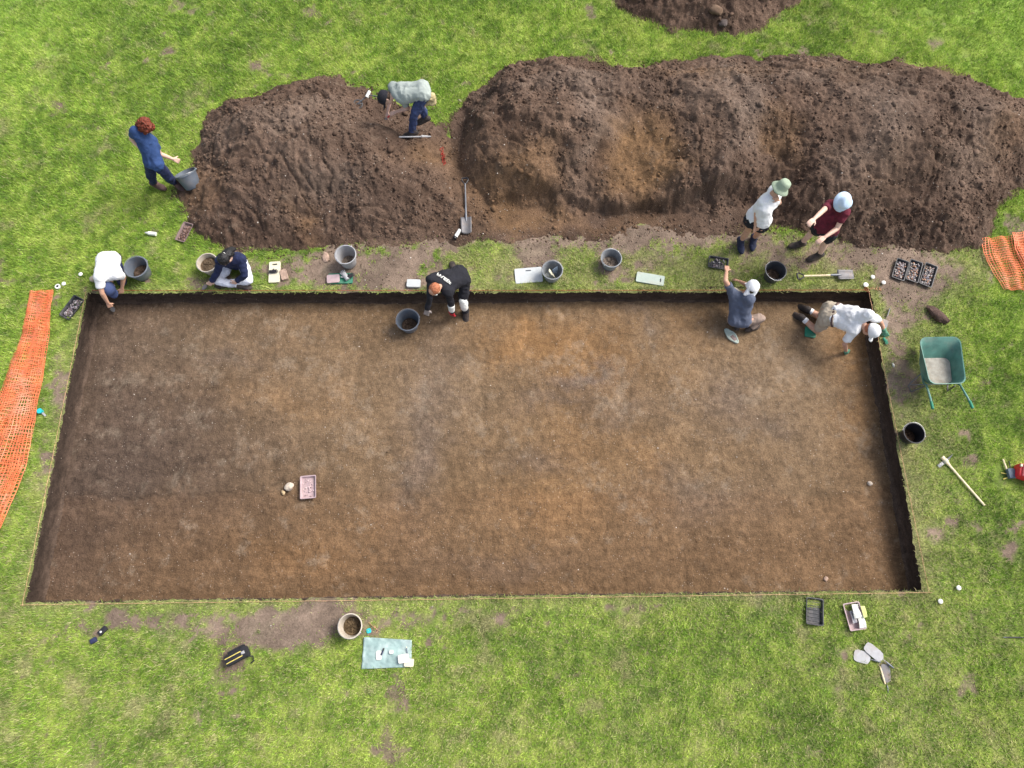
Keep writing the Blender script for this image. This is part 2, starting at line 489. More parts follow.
# ================================================================== TRENCH
def floor_colour(x, y):
    u, v = to_px(x, y, -PIT)
    xr = x * .83 + y * .56; yr = y * .83 - x * .56; wx = u + 24 * fbm(xr * 1.3, yr * 1.3, 6, 101, .72); wy = v + 22 * fbm(xr * 1.3 + 5, yr * 1.3, 6, 102, .72)
    base = np.array([0.160, 0.102, 0.056])
    col = np.tile(base, (len(x), 1))
    def lay(c, items, k=1.0):
        nonlocal col
        w = np.clip(blobs(wx, wy, items) * k, 0, 1)[:, None]
        col = col * (1 - w) + np.array(c) * w
    lay([0.078, 0.054, 0.041], [(70, 430, 190, 190, .78), (60, 560, 60, 70, .5), (130, 330, 90, 50, .3), (190, 460, 110, 80, .3)])
    lay([0.112, 0.068, 0.037], [(220, 560, 140, 50, .6), (420, 575, 120, 30, .5), (700, 560, 160, 34, .5), (870, 500, 30, 100, .5)])
    lay([0.205, 0.142, 0.088], [(190, 345, 60, 30, .5), (330, 400, 90, 60, .45), (450, 380, 60, 50, .5), (620, 330, 90, 30, .5), (800, 370, 60, 60, .6), (720, 380, 60, 60, .4), (800, 450, 50, 50, .35), (870, 450, 26, 60, .25)])
    lay([0.225, 0.124, 0.054], [(560, 340, 60, 22, .8), (500, 350, 36, 22, .5), (600, 372, 50, 20, .6), (300, 400, 60, 16, .3), (590, 440, 46, 34, .35), (560, 500, 60, 30, .45), (300, 560, 50, 24, .35), (400, 530, 40, 20, .3), (860, 400, 20, 60, .5), (850, 345, 30, 20, .5), (680, 330, 30, 12, .4), (650, 480, 20, 40, .35)])
    lay([0.115, 0.088, 0.074], [(580, 380, 34, 11, .75), (560, 405, 44, 9, .4), (540, 460, 40, 14, .4), (430, 400, 22, 90, .4), (415, 480, 26, 60, .4), (730, 390, 34, 30, .5), (700, 500, 60, 26, .4), (770, 420, 20, 12, .3), (230, 360, 30, 12, .4), (500, 560, 60, 14, .3), (640, 410, 30, 18, .35), (630, 318, 18, 10, .4)])
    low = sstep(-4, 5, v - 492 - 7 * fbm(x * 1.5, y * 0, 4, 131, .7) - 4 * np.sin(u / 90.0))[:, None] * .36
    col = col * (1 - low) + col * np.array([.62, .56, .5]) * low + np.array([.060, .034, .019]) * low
    f = 1 + 0.15 * fbm(x * 2.6, y * 2.6, 6, 111, .75) + 0.14 * fbm(x * 14, y * 14, 3, 112, .7)
    # rain streaks / trowel marks run roughly along the trench
    f = f * (1 + 0.08 * fbm(x * 2.2, y * 16, 3, 113, .6)) * (1 + .10 * fbm(x * 11 + y * 5, y * 4, 3, 114, .6))
    pale = sstep(.30, .95, fbm(x * 3.4 + 4, y * 3.4, 6, 119, .78) + .25 * np.exp(-((v - 400) / 80.) ** 2))[:, None] * .34
    col = col * f[:, None]
    return col * (1 - pale) + np.array([.265, .21, .155]) * pale


def floor_z(x, y):
    u, v = to_px(x, y, -PIT)
    step = 492 + 7 * fbm(x * 1.5, y * 0, 4, 131, .7) + 4 * np.sin(u / 90.0)
    crk = -.016 * np.exp(-((v - step) / 1.3) ** 2) * sstep(330, 250, u) * (.3 + vn2(x * 3, y * 0, 7)) - .006 * sstep(-2, 2, v - step)
    sc = sstep(0.35, .75, fbm(x * 1.6, y * 1.6, 3, 124, .6))
    return crk - PIT + 0.018 * fbm(x * .9, y * .9, 3, 121) + 0.011 * fbm(x * 4.5, y * 4.5, 4, 122, .62) + 0.004 * fbm(x * 19, y * 19, 2, 123) + 0.009 * sc * fbm(x * 9, y * 9, 3, 125, .7) + 0.004 * fbm(x * 5, y * 24, 3, 126, .6) + .003 * fbm(x * 36, y * 36, 2, 127) - .012 * sstep(.80, .93, vn2(x * 4.2 + 3, y * 3.0, 128))


def build_trench():
    st = 0.02
    nx, ny = round((TW + 0.16) / st), round((TD + 0.16) / st)
    A, B = np.meshgrid(np.linspace(-.08, TW + .08, nx), np.linspace(-.08, TD + .08, ny), indexing='ij')
    # no clamping trouble: extend linearly a few centimetres
    X, Y = tmap(A, B)
    Z = floor_z(X, Y)
    # two soft hollows near the stone
    for (u, v, r, dp) in ((280, 485, .11, .05), (284, 493, .06, .05), (866, 487, .05, .03)):
        q = P(u, v, -PIT); Z = Z - dp * np.exp(-((X - q.x) ** 2 + (Y - q.y) ** 2) / r ** 2)
    V = np.stack([X, Y, Z], -1).reshape(-1, 3)
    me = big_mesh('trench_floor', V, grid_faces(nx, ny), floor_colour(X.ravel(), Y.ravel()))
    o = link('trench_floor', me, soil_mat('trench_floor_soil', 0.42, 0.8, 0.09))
    tag(o, kind='structure')
    # walls: one skirt round the four sides
    pts = []
    n1, n2 = round(TW / .025), round(TD / .025)
    for k in range(n1): pts.append((k / n1 * TW, 0, 0, 1))
    for k in range(n2): pts.append((TW, k / n2 * TD, -1, 0))
    for k in range(n1): pts.append((TW - k / n1 * TW, TD, 0, -1))
    for k in range(n2): pts.append((0, TD - k / n2 * TD, 1, 0))
    pts = np.array(pts)
    X, Y = tmap(pts[:, 0], pts[:, 1])
    nxm = ex.x * pts[:, 2] + ey.x * pts[:, 3]; nym = ex.y * pts[:, 2] + ey.y * pts[:, 3]
    zs = [-.020, -.024, -.045, -.075, -.11, -.15, -.19, -.23, -.26, -.285, -.31, -.335, -.36, -.41]
    off = [-.10, -.012, -.004, .0, .002, .004, .006, .008, .010, .012, .016, .024, .045, .09]
    VV, CC = [], []
    s = np.arange(len(pts)) * .025
    for k, (z, of) in enumerate(zip(zs, off)):
        no = 0.017 * fbm(s * 6.0, np.full_like(s, z * 22), 4, 131, .65) if k > 1 else 0
        zz = z + gz(X, Y) if k < 4 else np.full_like(X, z)
        if k < 4: zz = z + 0 * X
        VV.append(np.stack([X + nxm * (of + no), Y + nym * (of + no), zz], -1))
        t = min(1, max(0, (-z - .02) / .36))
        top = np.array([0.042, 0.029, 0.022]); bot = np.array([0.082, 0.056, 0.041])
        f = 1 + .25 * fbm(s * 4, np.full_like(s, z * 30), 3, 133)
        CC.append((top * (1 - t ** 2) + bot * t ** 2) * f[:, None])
    m, K = len(pts), len(zs)
    V = np.concatenate(VV); C = np.concatenate(CC)
    F = []
    for k in range(K - 1):
        a = k * m + np.arange(m); b = k * m + (np.arange(m) + 1) % m
        F.append(np.stack([a, b, b + m, a + m], -1))
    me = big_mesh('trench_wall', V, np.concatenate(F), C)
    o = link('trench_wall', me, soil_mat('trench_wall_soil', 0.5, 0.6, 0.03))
    tag(o, kind='structure')


# ================================================================== SPOIL HEAPS
def heap_height(x, y, W, which):
    u, v = to_px(x, y)
    d = poly_sd(x, y, W)
    d = d + 0.15 * fbm(x * 1.7, y * 1.7, 5, 201, .65) + 0.03 * fbm(x * 8, y * 8, 3, 202)
    top = {'L': .72, 'R': .98, 'T': .6}[which]
    wide = {'L': .95, 'R': 1.05, 'T': .7}[which]
    dd = np.clip(d, 0, None)
    h = top * (1 - np.exp(-(dd / wide) ** 1.15))
    big = fbm(x * .85, y * .85, 3, 203, .5)
    h = h * (1 + .22 * big)
    if which == 'L':
        h -= blobs(u, v, [(466, 205, 18, 36, .16), (392, 118, 26, 17, .50), (408, 132, 12, 10, .2), (430, 200, 40, 30, .12), (420, 175, 40, 26, .10), (210, 190, 26, 26, .10)])
        h += blobs(u, v, [(280, 120, 40, 26, .12), (300, 175, 40, 30, .10)])
    if which == 'R':
        h -= blobs(u, v, [(466, 205, 16, 36, .16), (480, 205, 46, 24, .26), (540, 215, 40, 18, .12), (628, 178, 34, 34, .16), (760, 195, 26, 30, .2), (940, 74, 40, 14, .22), (600, 70, 22, 14, .15), (450, 130, 20, 30, .25)])
        # cut face with a toe along the near side
        lip = 207 + 5 * np.sin(u / 31.0) + 5 * fbm(x * 1.5, y * 1.5, 3, 208)
        k = sstep(548, 590, u) * sstep(775, 735, u) + .6 * sstep(455, 470, u) * sstep(560, 540, u)
        h -= k * 0.24 * sstep(lip - 5, lip + 1.5, v) * sstep(246, 226, v)
        h += blobs(u, v, [(560, 95, 40, 22, .10), (725, 110, 40, 34, .14), (880, 140, 60, 40, .14), (690, 160, 20, 30, .06)])
    env = sstep(0, .45, dd)
    # rills running down the near face
    rill = fbm(x * 3.2, y * .9, 4, 205, .6)
    h += env * (.022 * rill + .085 * fbm(x * 1.6, y * 1.6, 3, 206, .5))
    worn = np.clip(blobs(u, v, [(628, 172, 36, 34, 1.3), (490, 190, 46, 30, .9), (560, 230, 120, 8, .7), (425, 170, 30, 24, .8), (200, 200, 30, 20, .8), (940, 74, 40, 14, .8), (860, 150, 50, 40, .35), (745, 130, 16, 60, .5)]), 0, 1)
    rough = (1 - .8 * worn)
    rg = 1 - np.abs(fbm(x * 6.5, y * 6.5, 3, 211, .6))
    # separate bucket tips with creases between them
    cx = x * 1.7 + .5 * fbm(x, y, 2, 215); cy = y * 1.7 + .5 * fbm(x, y, 2, 216)
    crease = np.clip(1 - np.abs(fbm(cx, cy, 3, 217, .55)) * 5.0, 0, 1)
    h -= env * rough * .05 * crease
    h += env * rough * .055 * sstep(.1, .9, fbm(x * 2.9 + 8, y * 2.9, 2, 218, .5))
    h += np.clip(dd * 6, 0, 1) * rough * (.022 * fbm(x * 7, y * 7, 4, 207, .7) + .014 * (rg - .6) + .017 * fbm(x * 22, y * 22, 3, 209, .7))
    h += .008 * fbm(x * 30, y * 30, 2, 210)
    h = np.where(d < 0, d * .35 - .01, np.maximum(h, -0.004 + 0.10 * np.minimum(dd, .35)))
    return h - .006, worn


def heap_colour(x, y, worn):
    u, v = to_px(x, y)
    n = fbm(x * 1.3, y * 1.3, 5, 221, .7)
    a = np.array([0.066, 0.041, 0.029]); b = np.array([0.128, 0.084, 0.060])
    t = np.clip(.5 + .6 * n, 0, 1)[:, None]
    col = a * (1 - t) + b * t
    gw = np.clip(blobs(u + 24 * fbm(x * 1.5, y * 1.5, 4, 231), v + 20 * fbm(x * 1.5, y * 1.5, 4, 232),
                       [(560, 110, 60, 16, .6), (725, 130, 18, 60, .8), (590, 150, 14, 40, .6), (860, 160, 30, 50, .6), (800, 90, 60, 16, .5), (960, 150, 30, 40, .5), (300, 135, 50, 20, .6), (330, 190, 50, 20, .5), (230, 150, 30, 20, .4), (690, 120, 30, 30, .3)]), 0, 1)[:, None]
    col = col * (1 - gw) + np.array([0.158, 0.116, 0.090]) * gw
    dk = np.clip(blobs(u + 20 * fbm(x * 1.5, y * 1.5, 4, 233), v, [(650, 110, 30, 24, .5), (690, 180, 24, 40, .5), (480, 110, 26, 30, .4), (840, 215, 60, 20, .5), (760, 110, 20, 30, .4), (270, 215, 60, 20, .4), (900, 200, 30, 30, .4)]), 0, 1)[:, None]
    col = col * (1 - dk) + np.array([0.058, 0.038, 0.029]) * dk
    tan = np.clip(blobs(u + 14 * fbm(x * 2, y * 2, 3, 222), v + 12 * fbm(x * 2, y * 2, 3, 223),
                        [(636, 168, 28, 30, 1.5), (650, 195, 26, 12, .5), (500, 190, 44, 30, .65), (430, 165, 28, 16, .55), (545, 180, 18, 20, .3), (765, 160, 14, 22, .6), (700, 85, 60, 12, .35), (610, 225, 60, 8, .3), (520, 222, 40, 10, .6),
                         (305, 230, 14, 10, .5), (205, 195, 20, 18, .35), (840, 90, 40, 20, .2), (990, 150, 20, 30, .25), (925, 78, 30, 12, .3), (880, 200, 40, 30, .12)]), 0, 1)[:, None]
    col = col * (1 - tan) + np.array([0.185, 0.108, 0.055]) * tan
    col = col * (1 + .2 * fbm(x * 4, y * 4, 4, 224, .7) + .08 * fbm(x * 20, y * 20, 2, 225))[:, None]
    pale = sstep(.5, 1.0, fbm(x * 5, y * 5, 4, 226, .7))[:, None] * .3
    return np.clip(col * (1 - pale) + np.array([.18, .135, .10]) * pale, 0.01, 1)


HEAPS = {}


def hz(x, y):
    """height of whatever soil surface is at x, y"""
    x = np.atleast_1d(np.asarray(x, float)); y = np.atleast_1d(np.asarray(y, float))
    z = gz(x, y)
    z = np.where(quad_sd(x, y) < -0.02, floor_z(x, y), z)
    for k, W in (('L', WH_L), ('R', WH_R), ('T', WH_T)):
        z = np.maximum(z, heap_height(x, y, W, k)[0])
    return z


def H1(x, y):
    return float(hz(x, y)[0])


def surf(u, v, add=0.0):
    """point of the soil surface seen at u, v"""
    z = 0.0
    for _ in range(14):
        p = P(u, v, z); z = z * .5 + (H1(p.x, p.y) + add) * .5
    return P(u, v, z)


def build_heap(key, W, name, label, step=0.02):
    lo = W.min(0) - .25; hi = W.max(0) + .25
    nx, ny = int((hi[0] - lo[0]) / step), int((hi[1] - lo[1]) / step)
    X, Y = np.meshgrid(np.linspace(lo[0], hi[0], nx), np.linspace(lo[1], hi[1], ny), indexing='ij')
    h, worn = heap_height(X, Y, W, key)
    low = h < -.045
    keep = ~(low[:-1, :-1] & low[1:, :-1] & low[:-1, 1:] & low[1:, 1:])
    V = np.stack([X, Y, h], -1).reshape(-1, 3)
    F = grid_faces(nx, ny, keep)
    used = np.unique(F); mp = np.full(len(V), -1); mp[used] = np.arange(len(used))
    me = big_mesh(name, V[used], mp[F], heap_colour(X.ravel()[used], Y.ravel()[used], worn.ravel()[used]))
    o = link(name, me, SPOIL)
    return tag(o, label, 'spoil heap', 'heaps of excavated soil')


def lump_cloud(name, pos, size, cols, mat, label, cat, flat=.7, sub=1, group=None, kind='stuff', seed=1):
    bm = bmesh.new(); bmesh.ops.create_icosphere(bm, subdivisions=sub, radius=1)
    base = np.array([v.co[:] for v in bm.verts]); fc = np.array([[v.index for v in f.verts] for f in bm.faces]); bm.free()
    n, k = len(pos), len(base)
    r = np.random.default_rng(seed)
    V = base[None] * (1 + r.uniform(-.28, .28, (n, k, 1)))
    V = V * (np.asarray(size)[:, None, None] * np.stack([r.uniform(.8, 1.3, n), r.uniform(.7, 1.1, n), np.full(n, flat)], -1)[:, None])
    az = r.uniform(0, 6.28, n); c, s = np.cos(az), np.sin(az)
    X = V[..., 0] * c[:, None] - V[..., 1] * s[:, None]; Y = V[..., 0] * s[:, None] + V[..., 1] * c[:, None]
    V = np.stack([X, Y, V[..., 2]], -1) + np.asarray(pos)[:, None]
    F = (fc[None] + (np.arange(n) * k)[:, None, None]).reshape(-1, 3)
    me = big_mesh(name, V.reshape(-1, 3), F, np.repeat(np.asarray(cols), k, 0))
    o = link(name, me, mat, smooth=False)
    return tag(o, label, cat, group, kind)


def scatter_clods():
    r = np.random.default_rng(5)
    pos, size, col = [], [], []
    for key, W, n in (('L', WH_L, 15000), ('R', WH_R, 30000), ('T', WH_T, 5000)):
        lo, hi = W.min(0) - .15, W.max(0) + .15
        x = r.uniform(lo[0], hi[0], n); y = r.uniform(lo[1], hi[1], n)
        d = poly_sd(x, y, W)
        h, worn = heap_height(x, y, W, key)
        ok = (d > -.26) & (r.uniform(0, 1, n) > worn * .8) & (r.uniform(0, 1, n) < np.where(d < 0, .5 * np.exp(d / .12), .25 + .75 * sstep(-.3, .4, fbm(x * 2.2, y * 2.2, 3, 301))))
        x, y, d = x[ok], y[ok], d[ok]
        z = hz(x, y)
        s = .006 + .022 * r.uniform(0, 1, len(x)) ** 3.2
        s = np.where(r.uniform(0, 1, len(x)) < .014, s + r.uniform(.012, .04, len(x)), s)
        s = np.where(d < 0.02, np.minimum(s, .018), s)
        pos.append(np.stack([x, y, z + s * .15], -1)); size.append(s)
        c = heap_colour(x, y, None) * r.uniform(.7, 1.25, (len(x), 1)); col.append(c)
    # crumbs trodden into the strip round the trench
    n = 4200
    u = r.uniform(150, 1000, n); v = r.uniform(225, 300, n)
    x = np.array([P(a, b).x for a, b in zip(u, v)]); y = np.array([P(a, b).y for a, b in zip(u, v)])
    ok = (quad_sd(x, y) > .05) & (bare_amount(x, y) > .35 + r.uniform(0, .3, n))
    x, y = x[ok], y[ok]
    s = .005 + .012 * r.uniform(0, 1, len(x)) ** 2.5
    pos.append(np.stack([x, y, hz(x, y) + s * .2], -1)); size.append(s); col.append(earth_colour(x, y) * r.uniform(.65, 1.25, (len(x), 1)))
    # loose crumbs left by trowelling on the trench floor
    n = 9000
    x, y = tmap(r.uniform(.05, TW - .05, n), r.uniform(.05, TD - .05, n))
    ok = r.uniform(0, 1, n) < .12 + .85 * sstep(.0, .7, fbm(x * 1.5, y * 1.5, 3, 141, .6)); x, y = x[ok], y[ok]
    s = .003 + .009 * r.uniform(0, 1, len(x)) ** 3
    pos.append(np.stack([x, y, floor_z(x, y) + s * .2], -1)); size.append(s); col.append(floor_colour(x, y) * r.uniform(.5, 1.25, (len(x), 1)))
    lump_cloud('soil_clods', np.concatenate(pos), np.concatenate(size), np.concatenate(col), CRUMB, 'crumbly clods of dark soil littering the spoil heaps and the dig', 'soil clods', flat=.75, seed=3)
    # pebbles
    pos, size, col = [], [], []
    n = 2600
    a = r.uniform(.1, TW - .1, n); b = r.uniform(.05, TD - .08, n)
    x, y = tmap(a, b)
    u, v = to_px(x, y, -PIT)
    ok = r.uniform(0, 1, n) < .25 + .7 * sstep(-.2, .6, fbm(x * 1.3, y * 1.3, 3, 311)) * (.5 + .5 * (u < 480))
    x, y = x[ok], y[ok]
    s = .003 + .0085 * r.uniform(0, 1, len(x)) ** 4
    s[:26] *= 1.7
    pos.append(np.stack([x, y, floor_z(x, y) + s * .2], -1)); size.append(s)
    for key, W, n in (('L', WH_L, 700), ('R', WH_R, 1200), ('T', WH_T, 120)):
        lo, hi = W.min(0), W.max(0)
        x = r.uniform(lo[0], hi[0], n); y = r.uniform(lo[1], hi[1], n)
        ok = poly_sd(x, y, W) > 0; x, y = x[ok], y[ok]
        s = .004 + .009 * r.uniform(0, 1, len(x)) ** 4
        pos.append(np.stack([x, y, hz(x, y) + s * .35], -1)); size.append(s)
    n = 900
    x, y = tmap(r.uniform(-.6, TW + .6, n), r.uniform(-.8, TD + .9, n))
    ok = (quad_sd(x, y) > .05) & (bare_amount(x, y) > .4); x, y = x[ok], y[ok]
    s = .005 + .010 * r.uniform(0, 1, len(x)) ** 3
    pos.append(np.stack([x, y, hz(x, y) + s * .3], -1)); size.append(s)
    pos = np.concatenate(pos); size = np.concatenate(size)
    m = len(pos)
    g = r.uniform(0, 1, (m, 1)) ** 1.5
    col = np.array([.22, .175, .135]) * (1 - g) + np.array([.55, .50, .44]) * g
    lump_cloud('pebbles', pos, size, col, CRUMB, 'pale pebbles scattered over the trench floor and the soil', 'pebbles', flat=.6, seed=4)


SPOIL = soil_mat('spoil_soil', 0.45, 0.75, 0.05)
CRUMB = attr_mat('crumb', 0.95, 0.1)
build_ground()
build_grass()
build_trench()
build_heap('L', WH_L, 'spoil_heap', 'smaller rounded heap of dark brown soil left of the gap where a man bends down')
build_heap('R', WH_R, 'spoil_heap', 'long high heap of dark brown soil running to the right edge of the photo')
build_heap('T', WH_T, 'spoil_heap', 'heap of dark crumbly soil cut off by the top edge of the photo')
scatter_clods()

# ================================================================== LIGHT, WORLD, CAMERA
def light():
    w = bpy.data.worlds.new('World'); SC.world = w; w.use_nodes = True
    nt = w.node_tree; bg = nt.nodes['Background']
    sky = nt.nodes.new('ShaderNodeTexSky'); sky.sky_type = 'NISHITA'; sky.sun_disc = False
    az, el = math.radians(64), math.radians(48)       # azimuth clockwise from +Y
    sky.sun_elevation = el; sky.sun_rotation = az
    sky.dust_density = 2.5; sky.air_density = 0.8; sky.ozone_density = .6
    mx = nt.nodes.new('ShaderNodeMix'); mx.data_type = 'RGBA'; mx.inputs['Factor'].default_value = .55
    bw = nt.nodes.new('ShaderNodeRGBToBW'); nt.links.new(sky.outputs[0], bw.inputs[0])
    nt.links.new(sky.outputs[0], mx.inputs['A']); nt.links.new(bw.outputs[0], mx.inputs['B'])   # thin cloud veil greys the blue
    nt.links.new(mx.outputs['Result'], bg.inputs['Color']); bg.inputs['Strength'].default_value = .15
    l = bpy.data.lights.new('sun', 'SUN'); l.energy = 1.9; l.angle = math.radians(26); l.color = (1, .95, .88)
    o = bpy.data.objects.new('sun', l); COL.objects.link(o)
    d = Vector((math.sin(az) * math.cos(el), math.cos(az) * math.cos(el), math.sin(el)))
    o.rotation_euler = d.to_track_quat('Z', 'Y').to_euler(); o.location = d * 30
    c = bpy.data.cameras.new('camera'); co = bpy.data.objects.new('camera', c); COL.objects.link(co)
    c.sensor_width = 36; c.lens = FPX / 1024 * 36; c.clip_end = 2000; c.clip_start = .05
    co.location = CAM; co.rotation_euler = (PITCH, 0, 0)
    SC.camera = co
    SC.view_settings.view_transform = 'Standard'; SC.view_settings.look = 'None'; SC.view_settings.gamma = 1
    SC.view_settings.exposure = EXPO; SC.view_settings.use_curve_mapping = False
    SC.render.resolution_x, SC.render.resolution_y = 1024, 768
    SC.cycles.use_denoising = True
    SC.cycles.max_bounces = 6; SC.cycles.diffuse_bounces = 3




# ================================================================== MATERIALS FOR THINGS
M = {}
def mk(k, *a, **kw): M[k] = plain(k, *a, **kw)
EARTH = (0.10, 0.068, 0.048)
mk('grey_plastic', (0.115, 0.135, 0.165), .5, .1, 9, .1, dirt=(0.22, .18, .15), dirt_amt=.6)
mk('dark_plastic', (0.045, 0.05, 0.06), .5, .15, 9, .1, dirt=(0.14, .11, .09), dirt_amt=.6)
mk('black_plastic', (0.018, 0.018, 0.022), .45, .2, 12, .1, dirt=(0.07, .055, .045), dirt_amt=.35)
mk('cream_plastic', (0.50, 0.44, 0.36), .5, .1, 9, .1, dirt=(0.25, .19, .14), dirt_amt=.6)
mk('pale_grey_plastic', (0.34, 0.34, 0.35), .5, .1, 9, .1, dirt=(0.22, .18, .15), dirt_amt=.5)
mk('wire', (0.35, 0.35, 0.36), .4, .1, 30, 0, metal=.8)
mk('tray_black', (0.022, 0.024, 0.03), .5, .25, 20, .1, dirt=(0.16, .14, .13), dirt_amt=.5)
mk('tray_pink', (0.42, 0.31, 0.32), .6, .15, 14, .1, dirt=(0.24, .17, .14), dirt_amt=.5)
mk('tray_brown', (0.20, 0.14, 0.13), .6, .15, 14, .1, dirt=(0.12, .08, .06), dirt_amt=.5)
mk('white_plastic', (0.68, 0.68, 0.64), .5, .04, 12, .05, dirt=(0.5, .46, .4), dirt_amt=.3)
mk('pad_white', (0.46, 0.48, 0.48), .8, .06, 10, .2, dirt=(0.4, .36, .3), dirt_amt=.4)
mk('pad_green', (0.36, 0.42, 0.37), .8, .06, 10, .2, dirt=(0.35, .3, .22), dirt_amt=.5)
mk('pad_cream', (0.60, 0.56, 0.42), .8, .06, 10, .2, dirt=(0.4, .3, .2), dirt_amt=.3)
mk('pad_emerald', (0.02, 0.20, 0.12), .7, .1, 10, .2, dirt=(0.12, .1, .07), dirt_amt=.5)
mk('steel', (0.15, 0.145, 0.15), .6, .12, 14, .15, metal=.55, dirt=(0.22, .16, .12), dirt_amt=.6)
mk('dark_steel', (0.14, 0.15, 0.17), .45, .15, 14, .15, metal=.4, dirt=(0.15, .11, .08), dirt_amt=.5)
mk('wood', (0.50, 0.36, 0.20), .6, .18, 16, .1, dirt=(0.22, .15, .1), dirt_amt=.4)
mk('dusty_grey', (0.22, 0.235, 0.25), .7, .2, 9, .1, dirt=(0.34, .31, .28), dirt_amt=.7)
mk('pale_wood', (0.70, 0.58, 0.38), .6, .12, 16, .1, dirt=(0.35, .25, .15), dirt_amt=.4)
mk('string_red', (0.36, 0.035, 0.022), .8, .2, 40, 0)
mk('string_pale', (0.60, 0.34, 0.20), .8, .3, 12, 0)
mk('net', (0.80, 0.19, 0.07), .5, .2, 5, 0, dirt=(0.78, .36, .22), dirt_amt=.9)
mk('green_paint', (0.085, 0.205, 0.165), .5, .18, 8, .06, dirt=(0.22, .26, .21), dirt_amt=.6)
mk('barrow_dust', (0.33, 0.31, 0.27), .9, .18, 12, .2, dirt=(0.17, .12, .08), dirt_amt=.7)
mk('rubber', (0.02, 0.02, 0.02), .8, .2, 20, .2, dirt=(0.08, .06, .05), dirt_amt=.5)
mk('stone_pale', (0.50, 0.42, 0.34), .9, .25, 25, .5, dirt=(0.3, .2, .13), dirt_amt=.6)
mk('stone_pink', (0.36, 0.25, 0.19), .9, .2, 30, .5)
mk('stone_brown', (0.15, 0.095, 0.06), .9, .25, 12, .6)
mk('stone_grey', (0.085, 0.066, 0.06), .9, .25, 12, .6)
mk('paper', (0.62, 0.70, 0.70), .7, .08, 9, .1)
mk('sheet_teal', (0.25, 0.35, 0.335), .45, .10, 7, .1, dirt=(0.55, .62, .6), dirt_amt=.5)
mk('white_paper', (0.58, 0.57, 0.52), .8, .06, 12, .1)
mk('lime', (0.55, 0.60, 0.20), .7, .1, 14, .1)
mk('red_plastic', (0.62, 0.025, 0.035), .4, .1, 10, .05)
mk('pink_plastic', (0.80, 0.22, 0.26), .5, .08, 10, .05)
mk('slate', (0.10, 0.13, 0.17), .6, .1, 10, .1)
mk('yellow', (0.62, 0.50, 0.12), .6, .1, 10, .1)
mk('turquoise', (0.02, 0.42, 0.45), .5, .1, 10, .05)
mk('black_cloth', (0.014, 0.014, 0.018), .85, .25, 18, .4)
mk('blue_black', (0.02, 0.025, 0.07), .7, .25, 18, .3)
mk('finds_grey', (0.33, 0.32, 0.34), .8, .3, 60, .2, dirt=(0.22, .14, .1), dirt_amt=.7)
FINDS = attr_mat('finds_mix', .8, .2)
LOOSE = soil_mat('bucket_soil', .5, .7, .06)


# ================================================================== MESH HELPERS
def add_cone(bm, p1, p2, r1, r2, seg=12, caps=True):
    p1, p2 = Vector(p1), Vector(p2)
    d = (p2 - p1)
    if d.length < 1e-6: return
    q = d.to_track_quat('Z', 'Y')
    a, b = [], []
    for i in range(seg):
        t = 2 * math.pi * i / seg
        w = q @ Vector((math.cos(t), math.sin(t), 0))
        a.append(bm.verts.new(p1 + w * r1)); b.append(bm.verts.new(p2 + w * r2))
    for i in range(seg):
        j = (i + 1) % seg
        bm.faces.new((a[i], a[j], b[j], b[i]))
    if caps:
        bm.faces.new(a[::-1]); bm.faces.new(b)


def add_tube(bm, pts, r, seg=8):
    """swept tube through points"""
    pts = [Vector(p) for p in pts]
    rs = r if isinstance(r, (list, tuple)) else [r] * len(pts)
    rings = []
    for i, p in enumerate(pts):
        d = (pts[min(i + 1, len(pts) - 1)] - pts[max(i - 1, 0)]).normalized()
        ref = Vector((0, 0, 1)) if abs(d.z) < .9 else Vector((1, 0, 0))
        s = d.cross(ref).normalized(); t = d.cross(s)
        rings.append([bm.verts.new(p + (s * math.cos(k * 2 * math.pi / seg) + t * math.sin(k * 2 * math.pi / seg)) * rs[i]) for k in range(seg)])
    for a, b in zip(rings, rings[1:]):
        for k in range(seg):
            j = (k + 1) % seg
            bm.faces.new((a[k], a[j], b[j], b[k]))
    bm.faces.new(rings[0][::-1]); bm.faces.new(rings[-1])


def add_box(bm, c, s, mat=None, bev=0.0):
    r = bmesh.ops.create_cube(bm, size=1)
    vs = r['verts']
    for v in vs:
        v.co = Vector((v.co.x * s[0], v.co.y * s[1], v.co.z * s[2]))
    if bev:
        es = list({e for v in vs for e in v.link_edges})
        out = bmesh.ops.bevel(bm, geom=es, offset=bev, segments=2, affect='EDGES', profile=.6)
        vs = list({v for f in out['faces'] for v in f.verts} | {v for v in vs if v.is_valid})
    m = (mat or Matrix.Identity(4))
    if not isinstance(c, Vector): c = Vector(c)
    for v in vs:
        v.co = m @ (v.co + c)
    return vs


def add_lathe(bm, prof, seg=28):
    """prof list of (r, z); open or closed by r=0"""
    rings = []
    for r, z in prof:
        if r < 1e-5:
            rings.append([bm.verts.new((0, 0, z))])
        else:
            rings.append([bm.verts.new((r * math.cos(2 * math.pi * k / seg), r * math.sin(2 * math.pi * k / seg), z)) for k in range(seg)])
    for a, b in zip(rings, rings[1:]):
        for k in range(seg):
            j = (k + 1) % seg
            if len(a) == 1 and len(b) == 1: continue
            if len(a) == 1: bm.faces.new((a[0], b[j], b[k]))
            elif len(b) == 1: bm.faces.new((a[k], a[j], b[0]))
            else: bm.faces.new((a[k], a[j], b[j], b[k]))


def fin(name, bm, mat, parent=None, smooth=True, auto=True):
    bmesh.ops.recalc_face_normals(bm, faces=bm.faces)
    me = bpy.data.meshes.new(name); bm.to_mesh(me); bm.free()
    o = link(name, me, mat, parent, smooth)
    if smooth and auto:
        me.set_sharp_from_angle(angle=math.radians(38))
    return o


